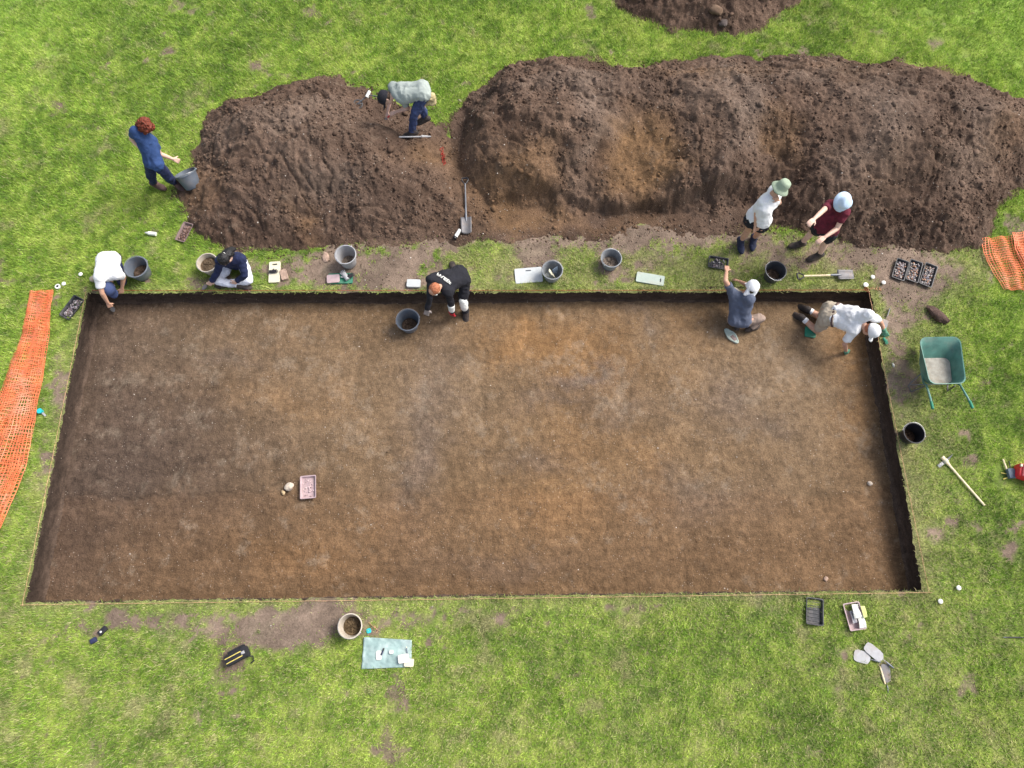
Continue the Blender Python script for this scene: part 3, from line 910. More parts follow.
def soilify(o, fn=None, col=(.1, .07, .05)):
    """give a mesh its soil colour attribute"""
    me = o.data
    a = me.attributes.new('soil', 'FLOAT_COLOR', 'POINT')
    n = len(me.vertices)
    c = np.ones((n, 4), np.float32); c[:, :3] = col
    c[:, :3] *= np.random.default_rng(n).uniform(.8, 1.2, (n, 1))
    a.data.foreach_set('color', c.ravel())


# ================================================================== BUCKETS
def bucket_proto(mat, h=.245, r=.17, rb=.118):
    e = empty('bucket')
    t = .004
    bm = bmesh.new()
    add_lathe(bm, [(0, 0), (rb - .004, 0), (rb, .004), (rb + (r - rb) * .5, h * .5), (r - .008, h * .86), (r - .004, h * .9), (r - .003, h), (r - .003 - t, h), (r - .012, h * .86),
                   (rb + (r - rb) * .5 - t, h * .5), (rb - t, .008), (0, .008)], 36)
    fin('bucket_body', bm, mat, e)
    bm = bmesh.new()
    add_lathe(bm, [(r - .005, h - .018), (r + .007, h - .018), (r + .009, h - .008), (r + .007, h + .002), (r - .006, h + .004), (r - .009, h - .006), (r - .005, h - .018)], 36)
    fin('rim', bm, mat, e)
    bm = bmesh.new()
    pts = []
    for k in range(15):
        a = math.pi * k / 14
        pts.append((math.cos(a) * (r + .012), math.sin(a) * (r + .008), h - .012 + .03 * math.sin(a) ** 2))
    add_tube(bm, pts, .003, 6)
    add_cone(bm, (r + .004, 0, h - .012), (r + .018, 0, h - .012), .012, .010, 10)
    add_cone(bm, (-r - .004, 0, h - .012), (-r - .018, 0, h - .012), .012, .010, 10)
    fin('handle', bm, M['wire'], e)
    return e


def copy_tree(root):
    r = root.copy(); COL.objects.link(r)
    for ch in [o for o in bpy.data.objects if o.parent == root]:
        c = ch.copy(); COL.objects.link(c); c.parent = r
        for g in [o for o in bpy.data.objects if o.parent == ch]:
            d = g.copy(); COL.objects.link(d); d.parent = c
    return r


BUCKET = {}
def bucket(u, v, mat, label, h=.245, r=.168, rz=0.0, base=None, tilt=None, fill=None, fill_label=None, fill_col=(.085, .058, .042), group='buckets round the trench'):
    key = (mat, h, r)
    if key in BUCKET:
        e = copy_tree(BUCKET[key])
    else:
        e = BUCKET[key] = bucket_proto(M[mat], h, r, r * .72)
    z0 = 0.0
    q = P(u, v, h)
    z0 = H1(q.x, q.y) if base is None else base
    q = P(u, v, z0 + h)
    e.location = (q.x, q.y, z0)
    e.rotation_mode = 'XYZ'; e.rotation_euler = (0, 0, rz)
    if tilt:
        top = P(u, v, tilt[2]); bot = P(tilt[0], tilt[1], tilt[3])
        e.location = bot
        e.rotation_mode = 'QUATERNION'
        e.rotation_quaternion = (top - bot).to_track_quat('Z', 'Y')
    tag(e, label, 'bucket', group)
    if fill is not None:
        bm = bmesh.new()
        rr = r * .72 + (r - r * .72) * fill - .006
        seg = 26
        rings = []
        for k in range(8):
            rad = rr * k / 7
            ring = []
            for i in range(seg if k else 1):
                a = 2 * math.pi * i / seg
                x, y = rad * math.cos(a), rad * math.sin(a)
                zz = fill * h + .03 * (1 - (k / 7) ** 2) + .018 * random.uniform(-1, 1) * (k < 7)
                ring.append(bm.verts.new((x, y, zz)))
            rings.append(ring)
        for a, b in zip(rings, rings[1:]):
            for i in range(seg):
                j = (i + 1) % seg
                if len(a) == 1: bm.faces.new((a[0], b[i], b[j]))
                else: bm.faces.new((a[i], b[i], b[j], a[j]))
        bot = bm.verts.new((0, 0, fill * h - .03))
        for i in range(seg): bm.faces.new((rings[-1][(i + 1) % seg], rings[-1][i], bot))
        o = fin('loose_soil', bm, LOOSE, None)
        soilify(o, col=fill_col)
        o.matrix_world = Matrix.LocRotScale(e.location, e.rotation_quaternion if tilt else e.rotation_euler.to_quaternion(), None)
        tag(o, fill_label, 'soil', 'soil in the buckets', 'stuff')
    return e


bucket(184, 171, 'grey_plastic', 'grey bucket tipped towards the heap by the red haired woman', tilt=(193.5, 187, .30, .06)).scale = (1.12, 1.12, 1.1)
bucket(136.5, 267.5, 'grey_plastic', 'grey bucket part filled with soil beside the kneeling person in the navy cap', fill=.3, fill_label='brown soil in the grey bucket beside the person in the navy cap', rz=.6)
bucket(207, 262.5, 'cream_plastic', 'cream bucket nearly full of soil beside the person in the navy jacket', fill=.62, fill_label='brown soil in the cream bucket beside the person in the navy jacket', rz=2.2, fill_col=(.12, .085, .055))
bucket(345.5, 254.5, 'pale_grey_plastic', 'pale grey bucket standing just behind the emerald kneeler', fill=.12, fill_label='thin layer of pale dusty soil in the pale grey bucket', rz=1.1, fill_col=(.2, .16, .13), h=.30, r=.17)
bucket(408, 320.5, 'grey_plastic', 'grey bucket standing inside the trench by the man in the black hooded top', fill=.22, fill_label='brown soil in the grey bucket inside the trench', base=-.35, rz=.3, r=.168)
bucket(552.5, 270, 'dusty_grey', 'grey bucket holding hand tools at the right end of the white board', rz=.2)
bucket(611.5, 258, 'dusty_grey', 'grey dusty bucket standing alone left of the pale green kneeling pad', fill=.28, fill_label='dusty grey soil in the bucket that stands alone', rz=.8, fill_col=(.2, .16, .13))
bucket(776, 270.5, 'dark_plastic', 'dark grey bucket beside the D handle of the spade lying flat', fill=.2, fill_label='dark soil in the dark grey bucket by the lying spade', rz=1.9, r=.17)
bucket(914.5, 433, 'black_plastic', 'black bucket on the grass below the wheelbarrow, right of the trench', fill=.15, fill_label='dark soil in the bottom of the black bucket', rz=-.3, r=.158, fill_col=(.05, .03, .02))
bucket(350, 626, 'cream_plastic', 'cream bucket half full of soil on the near side of the trench', fill=.35, fill_label='brown soil in the cream bucket on the near side of the trench', rz=2.6, r=.165, fill_col=(.13, .09, .05))


# ================================================================== SEED TRAYS
def tray_mesh(e, L, W, mat, h=.055, ribs=True):
    bm = bmesh.new()
    t = .004
    def ring(l, w, z, rad=.02):
        vs = []
        for sx, sy, a0 in ((1, 1, 0), (-1, 1, 90), (-1, -1, 180), (1, -1, 270)):
            for k in range(4):
                a = math.radians(a0 + k * 30)
                vs.append(bm.verts.new((sx * (l / 2 - rad) + rad * math.cos(a), sy * (w / 2 - rad) + rad * math.sin(a), z)))
        return vs
    prof = [(L - .03, W - .03, 0), (L - .012, W - .012, h - .004), (L + .014, W + .014, h - .004), (L + .016, W + .016, h), (L - .006, W - .006, h + .001), (L - .018, W - .018, h - .006), (L - .036, W - .036, t)]
    rg = [ring(*p) for p in prof]
    for a, b in zip(rg, rg[1:]):
        for i in range(16):
            j = (i + 1) % 16
            bm.faces.new((a[i], a[j], b[j], b[i]))
    bm.faces.new(rg[0][::-1]); bm.faces.new(rg[-1])
    fin('tray_shell', bm, mat, e)
    if ribs:
        bm = bmesh.new()
        for k in range(6):
            x = -L / 2 + .05 + k * (L - .1) / 5
            add_box(bm, (x, 0, t + .004), (.010, W - .075, .010), bev=.002)
        fin('base_ribs', bm, mat, e)


def tray(u1, v1, u2, v2, W, mat, label, base=None, cols=None, fl=None, group='plastic finds trays', n=70, h=.055, big=1.0, ribs=True, lift=0):
    m = P((u1 + u2) / 2, (v1 + v2) / 2, 0)
    z = (H1(m.x, m.y) if base is None else base) + .004 + lift
    a, b = P(u1, v1, z + h), P(u2, v2, z + h)
    c = (a + b) / 2; d = b - a
    e = empty('finds_tray', (c.x, c.y, z), math.atan2(d.y, d.x), label, 'tray', group)
    L = d.length
    tray_mesh(e, L, W, M[mat], h, ribs)
    if cols is not None:
        r = np.random.default_rng(int(u1 * 7 + v1))
        x = r.uniform(-L / 2 + .035, L / 2 - .035, n); y = r.uniform(-W / 2 + .03, W / 2 - .03, n)
        s = r.uniform(.006, .020, n) * big
        pos = np.stack([x, y, .012 + s * .6], -1)
        cc = np.array(cols)[r.integers(0, len(cols), n)] * r.uniform(.7, 1.25, (n, 1))
        o = lump_cloud('finds', pos, s, np.clip(cc, 0, 1), FINDS, fl, 'finds', flat=.55, seed=int(u1) + 3, group='finds laid out in trays')
        o.location = (c.x, c.y, z); o.rotation_euler = (0, 0, math.atan2(d.y, d.x))
    return e


BR_ = [(.14, .08, .06), (.22, .13, .10), (.30, .20, .17), (.10, .06, .05)]
GR_ = [(.22, .20, .22), (.30, .25, .24), (.16, .12, .12), (.38, .35, .34), (.18, .14, .17)]
MX_ = [(.30, .27, .26), (.25, .14, .10), (.42, .37, .34), (.16, .13, .13), (.34, .20, .13), (.22, .21, .24)]
PK_ = [(.55, .42, .42), (.45, .33, .32), (.6, .5, .48)]
tray(188.5, 223, 179.5, 240.5, .17, 'tray_brown', 'brown tray full of dark finds at the foot of the left heap', cols=BR_, fl='dark brown finds in the tray at the foot of the left heap', n=90)
tray(79, 297.5, 64, 317, .20, 'tray_black', 'slanting black tray of grey finds between the orange netting and the trench corner', cols=GR_, fl='small grey finds in the tray beside the trench corner', n=110)
tray(308, 476, 308, 498, .235, 'tray_pink', 'pinkish dusty tray lying on the trench floor beside a stone', base=-.34, cols=PK_, fl='few pinkish crumbs in the tray on the trench floor', n=34, ribs=False, big=.8)
tray(709, 261, 728, 264, .21, 'tray_black', 'black tray touched by the hand of the person in the slate blue top', cols=GR_, fl='scatter of grey finds in the tray at the reaching hand', n=26)
T5 = tray(903.5, 260, 898, 278.5, .20, 'tray_black', 'leftmost of three black finds trays set in a row', cols=GR_[:3] + MX_[:3], fl='grey and tan finds in the leftmost tray of the row', n=120)
tray(917, 261, 912, 280.5, .20, 'tray_black', 'middle of three black finds trays set in a row', cols=MX_, fl='rusty and grey finds in the middle tray of the row', n=120)
tray(932, 264.5, 925.5, 285, .20, 'tray_black', 'rightmost of three black finds trays set in a row', cols=MX_, fl='brown and pale finds in the rightmost tray of the row', n=120)
tray(815, 598.5, 815, 624.5, .235, 'tray_black', 'empty black ribbed tray on the grass below the trench')
tray(851, 603, 858.5, 629.5, .23, 'tray_pink', 'pale tray heaped with papers and bags beside the empty black tray', ribs=False)


def flat_local(u, v, z=None, add=0.0):
    p = P(u, v, 0); zz = H1(p.x, p.y) if z is None else z
    return P(u, v, zz + add)


# papers and bags in the pale tray
def sheet_obj(name, corners_px, zlift, mat, label, cat, wob=.012, parent=None, thick=.002, group=None, n=14, base=None, seed=0, cutout=None):
    """thin crumpled sheet with real thickness, corners TL TR BR BL"""
    z0 = 0 if base is None else base
    c = [P(u, v, z0) for u, v in corners_px]
    if base is None:
        m = (c[0] + c[2]) / 2; z0 = H1(m.x, m.y); c = [P(u, v, z0 + zlift) for u, v in corners_px]
    U, W = np.meshgrid(np.linspace(0, 1, n), np.linspace(0, 1, n), indexing='ij')
    X = (c[0].x * (1 - U) + c[1].x * U) * (1 - W) + (c[3].x * (1 - U) + c[2].x * U) * W
    Y = (c[0].y * (1 - U) + c[1].y * U) * (1 - W) + (c[3].y * (1 - U) + c[2].y * U) * W
    Z = z0 + zlift + wob * (.6 + fbm(X * 9 + seed, Y * 9, 3, 400 + seed, .6))
    me = big_mesh(name, np.stack([X, Y, Z], -1).reshape(-1, 3), grid_faces(n, n))
    o = link(name, me, mat, parent)
    s = o.modifiers.new('thickness', 'SOLIDIFY'); s.thickness = thick
    if label: tag(o, label, cat, group)
    return o


sheet_obj('paper_bag', [(851, 604.5), (858, 604), (861, 617), (854, 619)], .06, M['white_paper'], 'white paper bag at the top of the pale tray', 'paper bag', .02, thick=.006, group='papers in the pale tray')
sheet_obj('paper_bag', [(857, 616), (863, 615), (866, 627.5), (859, 628.5)], .062, M['white_paper'], 'white paper bag hanging over the right rim of the pale tray', 'paper bag', .02, thick=.006, group='papers in the pale tray', seed=5)
sheet_obj('note_card', [(860, 606), (864.5, 606), (867, 617), (863.5, 618)], .075, M['lime'], 'yellow green card on the right side of the pale tray', 'card', .012, thick=.004, seed=2)
sheet_obj('clear_bag', [(849.5, 611), (854, 610), (857, 622), (853, 624)], .055, M['finds_grey'], 'crumpled grey bag at the left side of the pale tray', 'bag', .03, thick=.008, seed=9)


# ================================================================== KNEELERS AND BOARDS
def board(corners, mat, label, cat='kneeling pad', th=.03, slot=None, base=None, name='kneeling_pad', group=None, rnd=.02, lift=0):
    """flat pad with rounded corners and, if given, a hand slot; corners clockwise from top left"""
    m = P(sum(c[0] for c in corners) / 4, sum(c[1] for c in corners) / 4, 0)
    z = (H1(m.x, m.y) if base is None else base) + .004 + lift
    c = [P(u, v, z + th) for u, v in corners]
    cen = sum(c, Vector()) / 4
    d = ((c[1] - c[0]) + (c[2] - c[3])) / 2; L = d.length
    w = ((c[0] - c[3]).length + (c[1] - c[2]).length) / 2
    e = empty(name, (cen.x, cen.y, z), math.atan2(d.y, d.x), label, cat, group)
    bm = bmesh.new()
    out = []
    for sx, sy, a0 in ((1, 1, 0), (-1, 1, 90), (-1, -1, 180), (1, -1, 270)):
        for k in range(5):
            a = math.radians(a0 + k * 22.5)
            out.append((sx * (L / 2 - rnd) + rnd * math.cos(a), sy * (w / 2 - rnd) + rnd * math.sin(a)))
    vo = [bm.verts.new((x, y, th)) for x, y in out]
    es = [bm.edges.new((vo[i], vo[(i + 1) % len(vo)])) for i in range(len(vo))]
    if slot:
        sx, sy, sl, sw = slot
        hi = []
        for k in range(12):
            a = 2 * math.pi * k / 12
            hi.append((sx + math.copysign(abs(math.cos(a)) ** .6, math.cos(a)) * sl / 2, sy + math.copysign(abs(math.sin(a)) ** .6, math.sin(a)) * sw / 2))
        vi = [bm.verts.new((x, y, th)) for x, y in hi]
        es += [bm.edges.new((vi[i], vi[(i + 1) % 12])) for i in range(12)]
    bmesh.ops.triangle_fill(bm, edges=es, use_beauty=True)
    g = bmesh.ops.extrude_face_region(bm, geom=list(bm.faces))
    for v in [q for q in g['geom'] if isinstance(q, bmesh.types.BMVert)]:
        v.co.z = 0
    bmesh.ops.recalc_face_normals(bm, faces=bm.faces)
    o = fin('pad_body', bm, mat, e, smooth=False)
    b = o.modifiers.new('soft_edge', 'BEVEL'); b.width = .004; b.segments = 2; b.limit_method = 'ANGLE'
    if slot:
        bm = bmesh.new(); add_box(bm, (slot[0], slot[1], .006), (slot[2], slot[3], .004))
        fin('hand_slot', bm, M['dark_steel'], e, smooth=False)
    return e


board([(514, 269), (541.5, 266.5), (543, 281.5), (516, 283.5)], M['pad_white'], 'large white board with a hand slot lying left of the bucket with tools', 'board', .02, slot=(0, .085, .10, .025), name='white_board')
board([(637, 271.5), (665, 276), (663.5, 286), (636, 281)], M['pad_green'], 'pale green kneeling pad with a slot at its right end', slot=(.17, 0, .022, .07))
board([(407, 279), (420.5, 279.5), (420, 287), (406.5, 286.5)], M['pad_white'], 'small pale pad at the trench edge left of the man in the black hooded top', th=.05)
board([(269, 262), (280, 261), (280, 282), (268.5, 282.5)], M['pad_cream'], 'cream kneeling pad standing out between the navy jacket and the emerald kneeler', th=.035, slot=(0, .14, .09, .03))
board([(280.5, 270), (286, 268.5), (288, 278), (280.5, 280.5)], M['stone_pink'], 'small pinkish sponge lying against the cream kneeling pad', 'sponge', .05, name='sponge')
board([(328, 273.5), (352, 273), (353, 283), (328, 283.5)], M['pad_emerald'], 'emerald green kneeler in front of the pale grey bucket', th=.03)
board([(327, 275), (339, 274), (340, 282), (326.5, 283)], M['tray_pink'], 'dusty pink cloth folded over the left end of the emerald kneeler', 'cloth', .02, name='folded_cloth', lift=.034)
board([(804, 325), (814, 329), (818, 336.5), (806.5, 337)], M['pad_emerald'], 'emerald green kneeling pad under the knee of the man in khaki shorts', base=-.35, th=.03)


def glove(pa, pb, mat, label, z, group='work gloves lying on the ground'):
    """empty glove lying flat: palm, cuff, four fingers and a thumb"""
    a, b = P(*pa, z), P(*pb, z)
    d = b - a; L = d.length; s = L / .24
    bm = bmesh.new()
    add_cone(bm, (0, 0, .02), (.07, 0, .02), .038, .042, 12)
    add_cone(bm, (.07, 0, .02), (.14, 0, .02), .042, .044, 12)
    for k, (y, l) in enumerate(((-.033, .075), (-.011, .09), (.011, .085), (.033, .065))):
        add_cone(bm, (.13, y, .018), (.13 + l, y * 1.25, .012), .013, .009, 8)
    add_cone(bm, (.08, .03, .018), (.12, .075, .012), .014, .010, 8)
    for v in bm.verts: v.co = Vector((v.co.x * s, v.co.y * s, max(0, v.co.z * .8) * s))
    o = fin('work_glove', bm, mat, None)
    o.location = a; o.rotation_euler = (0, 0, math.atan2(d.y, d.x))
    return tag(o, label, 'glove', group)


glove((346, 279), (355, 273), M['black_cloth'], 'black and white glove on the right end of the emerald kneeler', .05)
glove((348, 280), (341, 270), M['pale_grey_plastic'], 'pale glove lying across the emerald kneeler', .045)
glove((269.5, 272), (279, 271), M['black_cloth'], 'black glove lying across the cream kneeling pad', .05)
glove((883, 338), (888, 345), M['pad_emerald'], 'spare green glove tip on the turf beside the steel trowel', .01)


# two lobed pad in the trench
def two_lobe():
    z = floor_z(np.array([P(731, 337, -PIT).x]), np.array([P(731, 337, -PIT).y]))[0] + .006
    a, b = P(724.5, 329, z), P(738, 343.5, z)
    c = (a + b) / 2; d = b - a
    e = empty('knee_pad', (c.x, c.y, z), math.atan2(d.y, d.x), 'pale green two lobed knee pad on the trench floor behind the squatting person', 'knee pad')
    def outline(k):
        t = np.linspace(0, 2 * np.pi, 40, endpoint=False)
        x = .165 * np.cos(t); y = (.062 + .018 * np.cos(2 * t) ** 2 * np.sign(1)) * np.sin(t)
        return [(x[i] * k, y[i] * (1 if k == 1 else k * .9), 0) for i in range(40)]
    bm = bmesh.new()
    o1 = outline(1); 
    lv = [[bm.verts.new((p[0] * s, p[1] * s2, zz)) for p in o1] for s, s2, zz in ((.97, .95, 0), (1, 1, .012), (.96, .93, .030), (.84, .72, .034), (.78, .62, .022))]
    for A, B in zip(lv, lv[1:]):
        for i in range(40): bm.faces.new((A[i], A[(i + 1) % 40], B[(i + 1) % 40], B[i]))
    bm.faces.new(lv[0][::-1]); bm.faces.new(lv[-1])
    fin('pad_body', bm, M['pad_green'], e)
    bm = bmesh.new(); add_box(bm, (.05, 0, .024), (.11, .062, .012), bev=.005); fin('cushion', bm, M['tray_brown'], e)
    bm = bmesh.new(); add_box(bm, (-.015, 0, .030), (.022, .125, .006), bev=.002); fin('strap', bm, M['pad_green'], e)
two_lobe()


# ================================================================== SPADES, TROWELS, MATTOCK
def spade(pa, pb, label, shaft='wood', blade_w=.17, blade_l=.27, z=None, group='spades lying on the soil'):
    """pa = D handle end, pb = blade tip, both in survey positions"""
    a, b = surf(*pa, .05), surf(*pb, .03)
    if z is not None: a, b = P(*pa, z), P(*pb, z)
    d = b - a; L = d.length
    e = empty('spade', a, 0, label, 'spade', group)
    up = Vector((0, 0, 1)); x = d.normalized(); y = up.cross(x).normalized(); zz = x.cross(y)
    e.rotation_mode = 'QUATERNION'
    e.rotation_quaternion = Matrix((x, y, zz)).transposed().to_quaternion()
    bm = bmesh.new()
    add_tube(bm, [(.11, 0, .012), (L * .4, 0, .014), (L - blade_l + .0, 0, .02)], [.0155, .016, .017], 10)
    fin('shaft', bm, M[shaft], e)
    bm = bmesh.new()
    add_tube(bm, [(.125, 0, .012), (.09, .03, .012), (.04, .056, .012), (.008, .052, .012)], .011, 8)
    add_tube(bm, [(.125, 0, .012), (.09, -.03, .012), (.04, -.056, .012), (.008, -.052, .012)], .011, 8)
    add_tube(bm, [(.006, -.058, .012), (.0, 0, .012), (.006, .058, .012)], .015, 8)
    fin('grip', bm, M['black_plastic'], e)
    bm = bmesh.new()
    nx, ny = 9, 9
    vs = [[None] * ny for _ in range(nx)]
    for i in range(nx):
        for j in range(ny):
            s = i / (nx - 1); t = j / (ny - 1) * 2 - 1
            wid = blade_w / 2 * (1 - .06 * s)
            tip = -.018 * t * t * (1 if i == nx - 1 else 0)
            vs[i][j] = bm.verts.new((L - blade_l + s * blade_l + tip, t * wid, .004 + .022 * t * t + .012 * (1 - s)))
    for i in range(nx - 1):
        for j in range(ny - 1): bm.faces.new((vs[i][j], vs[i + 1][j], vs[i + 1][j + 1], vs[i][j + 1]))
    o = fin('blade', bm, M['steel'], e, auto=False)
    s = o.modifiers.new('thickness', 'SOLIDIFY'); s.thickness = .004; s.offset = 1
    bm = bmesh.new(); add_tube(bm, [(L - blade_l - .12, 0, .02), (L - blade_l, 0, .02), (L - blade_l + .07, 0, .016)], [.019, .022, .010], 10)
    fin('socket', bm, M['dark_steel'], e)
    return e


spade((465, 178.5), (466.5, 234), 'dark shafted spade lying on the low soil between the two heaps', 'dark_steel', .19, .31)
spade((797, 276.5), (853.5, 275), 'wooden shafted spade lying on worn grass beside the dark grey bucket', 'pale_wood', .18, .28)


def trowel(pa, pb, label, z, blade='steel', handle='wood', wid=.075, group='hand trowels', frac=.5, cat='trowel', name='trowel', lift=.01, square=False):
    a, b = P(*pa, z), P(*pb, z)
    d = b - a; L = d.length
    e = empty(name, a, math.atan2(d.y, d.x), label, cat, group)
    h = L * (1 - frac)
    bm = bmesh.new(); add_tube(bm, [(0, 0, lift + .006), (h * .2, 0, lift + .008), (h * .6, 0, lift + .008), (h * .75, 0, lift + .006)], [.010, .014, .012, .009], 10)
    fin('handle', bm, M[handle], e)
    bm = bmesh.new(); add_tube(bm, [(h * .73, 0, lift + .006), (h * .9, 0, lift + .012), (h + .01, 0, lift)], .004, 6); fin('tang', bm, M[blade], e)
    bm = bmesh.new()
    o = [(h, -wid * .18), (h + .01, -wid / 2 * .9), (h + (L - h) * .45, -wid / 2), (h + (L - h) * .85, -wid * .3), (L, 0), (h + (L - h) * .85, wid * .3), (h + (L - h) * .45, wid / 2), (h + .01, wid / 2 * .9), (h, wid * .18)]
    if square:
        w = wid / 2; bl = L - h
        o = [(h, -w * .25), (h + bl * .12, -w * .85), (h + bl * .3, -w), (h + bl * .8, -w * .98), (L - .01, -w * .8), (L, -w * .4), (L, w * .4), (L - .01, w * .8), (h + bl * .8, w * .98), (h + bl * .3, w), (h + bl * .12, w * .85), (h, w * .25)]
    t = [bm.verts.new((x, y, lift + .002 + .010 * (abs(y) / wid) ** 1)) for x, y in o]
    u_ = [bm.verts.new((x, y, lift - .001 + .010 * (abs(y) / wid) ** 1)) for x, y in o]
    bm.faces.new(t); bm.faces.new(u_[::-1])
    for i in range(len(o)): bm.faces.new((t[i], u_[i], u_[(i + 1) % len(o)], t[(i + 1) % len(o)]))
    fin('blade', bm, M[blade], e)
    return e


g0 = lambda u, v: H1(P(u, v).x, P(u, v).y)
# held or just put down by hands
trowel((108.5, 304), (115, 312), 'trowel in the hand of the person in the navy cap', -.30, handle='black_plastic', group='trowels in use')
trowel((211, 281), (202.5, 290), 'trowel in the hand of the person in the navy jacket', .03, handle='black_plastic', group='trowels in use')
# inside the bucket with tools
def standing_tool(u, v, z, du, dv, ztop, mat, name, label, cat, w=.05):
    a = P(u, v, z); b = P(u + du, v + dv, ztop)
    d = b - a; bm = bmesh.new()
    L = d.length
    add_tube(bm, [(0, 0, 0), (0, 0, L * .45), (0, 0, L * .5)], [.012, .014, .008], 10)
    add_box(bm, (0, 0, L * .75), (w, .012, L * .5), bev=.004)
    o = fin(name, bm, mat); o.location = a; o.rotation_mode = 'QUATERNION'; o.rotation_quaternion = d.to_track_quat('Z', 'Y')
    return tag(o, label, cat, 'tools standing in the bucket')
standing_tool(555, 278, .03, -6, -8, .27, M['pad_cream'], 'brush', 'cream bristled hand brush standing in the bucket beside the white board', 'brush')
standing_tool(556, 276, .03, -1, -8, .24, M['slate'], 'hand_shovel', 'grey hand shovel standing in the bucket beside the white board', 'hand shovel', .10)
trowel((889, 309), (880.5, 334), 'steel trowel with a thin tang lying on the turf by the right gloved hand', g0(884, 325), frac=.55, wid=.11, handle='steel', lift=.02)
# hand shovels at the lower right
trowel((887.5, 694), (884.5, 664), 'narrow steel hand shovel with its handle pointing down the photo', g0(886, 680), frac=.62, wid=.13, blade='steel', handle='dark_steel', square=True, group='hand shovels thrown on the grass')
trowel((893, 668), (865, 645), 'pale pointed hand shovel on top of the pile of three', g0(878, 655) + .03, frac=.62, wid=.15, blade='pale_grey_plastic', handle='dark_steel', square=True, group='hand shovels thrown on the grass')
trowel((884.5, 684), (876.5, 657), 'thin pale stick handled brush under the hand shovels', g0(880, 670), frac=.12, wid=.04, handle='pale_wood', group='hand shovels thrown on the grass', cat='brush', name='brush')
trowel((880, 662), (853.5, 654.5), 'broad pale hand shovel pointing left from the pile of three', g0(868, 658) + .015, frac=.62, wid=.17, blade='pale_grey_plastic', handle='dark_steel', square=True, group='hand shovels thrown on the grass')


def mattock():
    z = g0(963, 480)
    a, b = P(942.5, 458, z + .03), P(984, 505.5, z + .02)
    d = b - a; L = d.length
    e = empty('mattock', a, math.atan2(d.y, d.x), 'mattock with a pale wooden handle lying on the grass right of the trench', 'mattock')
    bm = bmesh.new(); add_tube(bm, [(-.02, 0, .01), (.08, 0, .01), (.16, 0, .008), (L * .6, 0, .004), (L, 0, 0)], [.034, .030, .020, .017, .018], 12)
    for v in bm.verts: v.co.z *= .8
    fin('handle', bm, M['pale_wood'], e)
    bm = bmesh.new(); add_cone(bm, (.035, 0, .005), (.085, 0, .005), .042, .040, 12); fin('eye_socket', bm, M['pad_cream'], e)
    bm = bmesh.new()
    add_box(bm, (.06, -.095, .0), (.05, .12, .014), bev=.003)
    fin('adze_blade', bm, M['dark_steel'], e)
    bm = bmesh.new()
    add_tube(bm, [(.06, .03, .0), (.055, .11, .0), (.045, .19, -.01)], [.016, .013, .004], 8)
    fin('pick_point', bm, M['dark_steel'], e)
mattock()


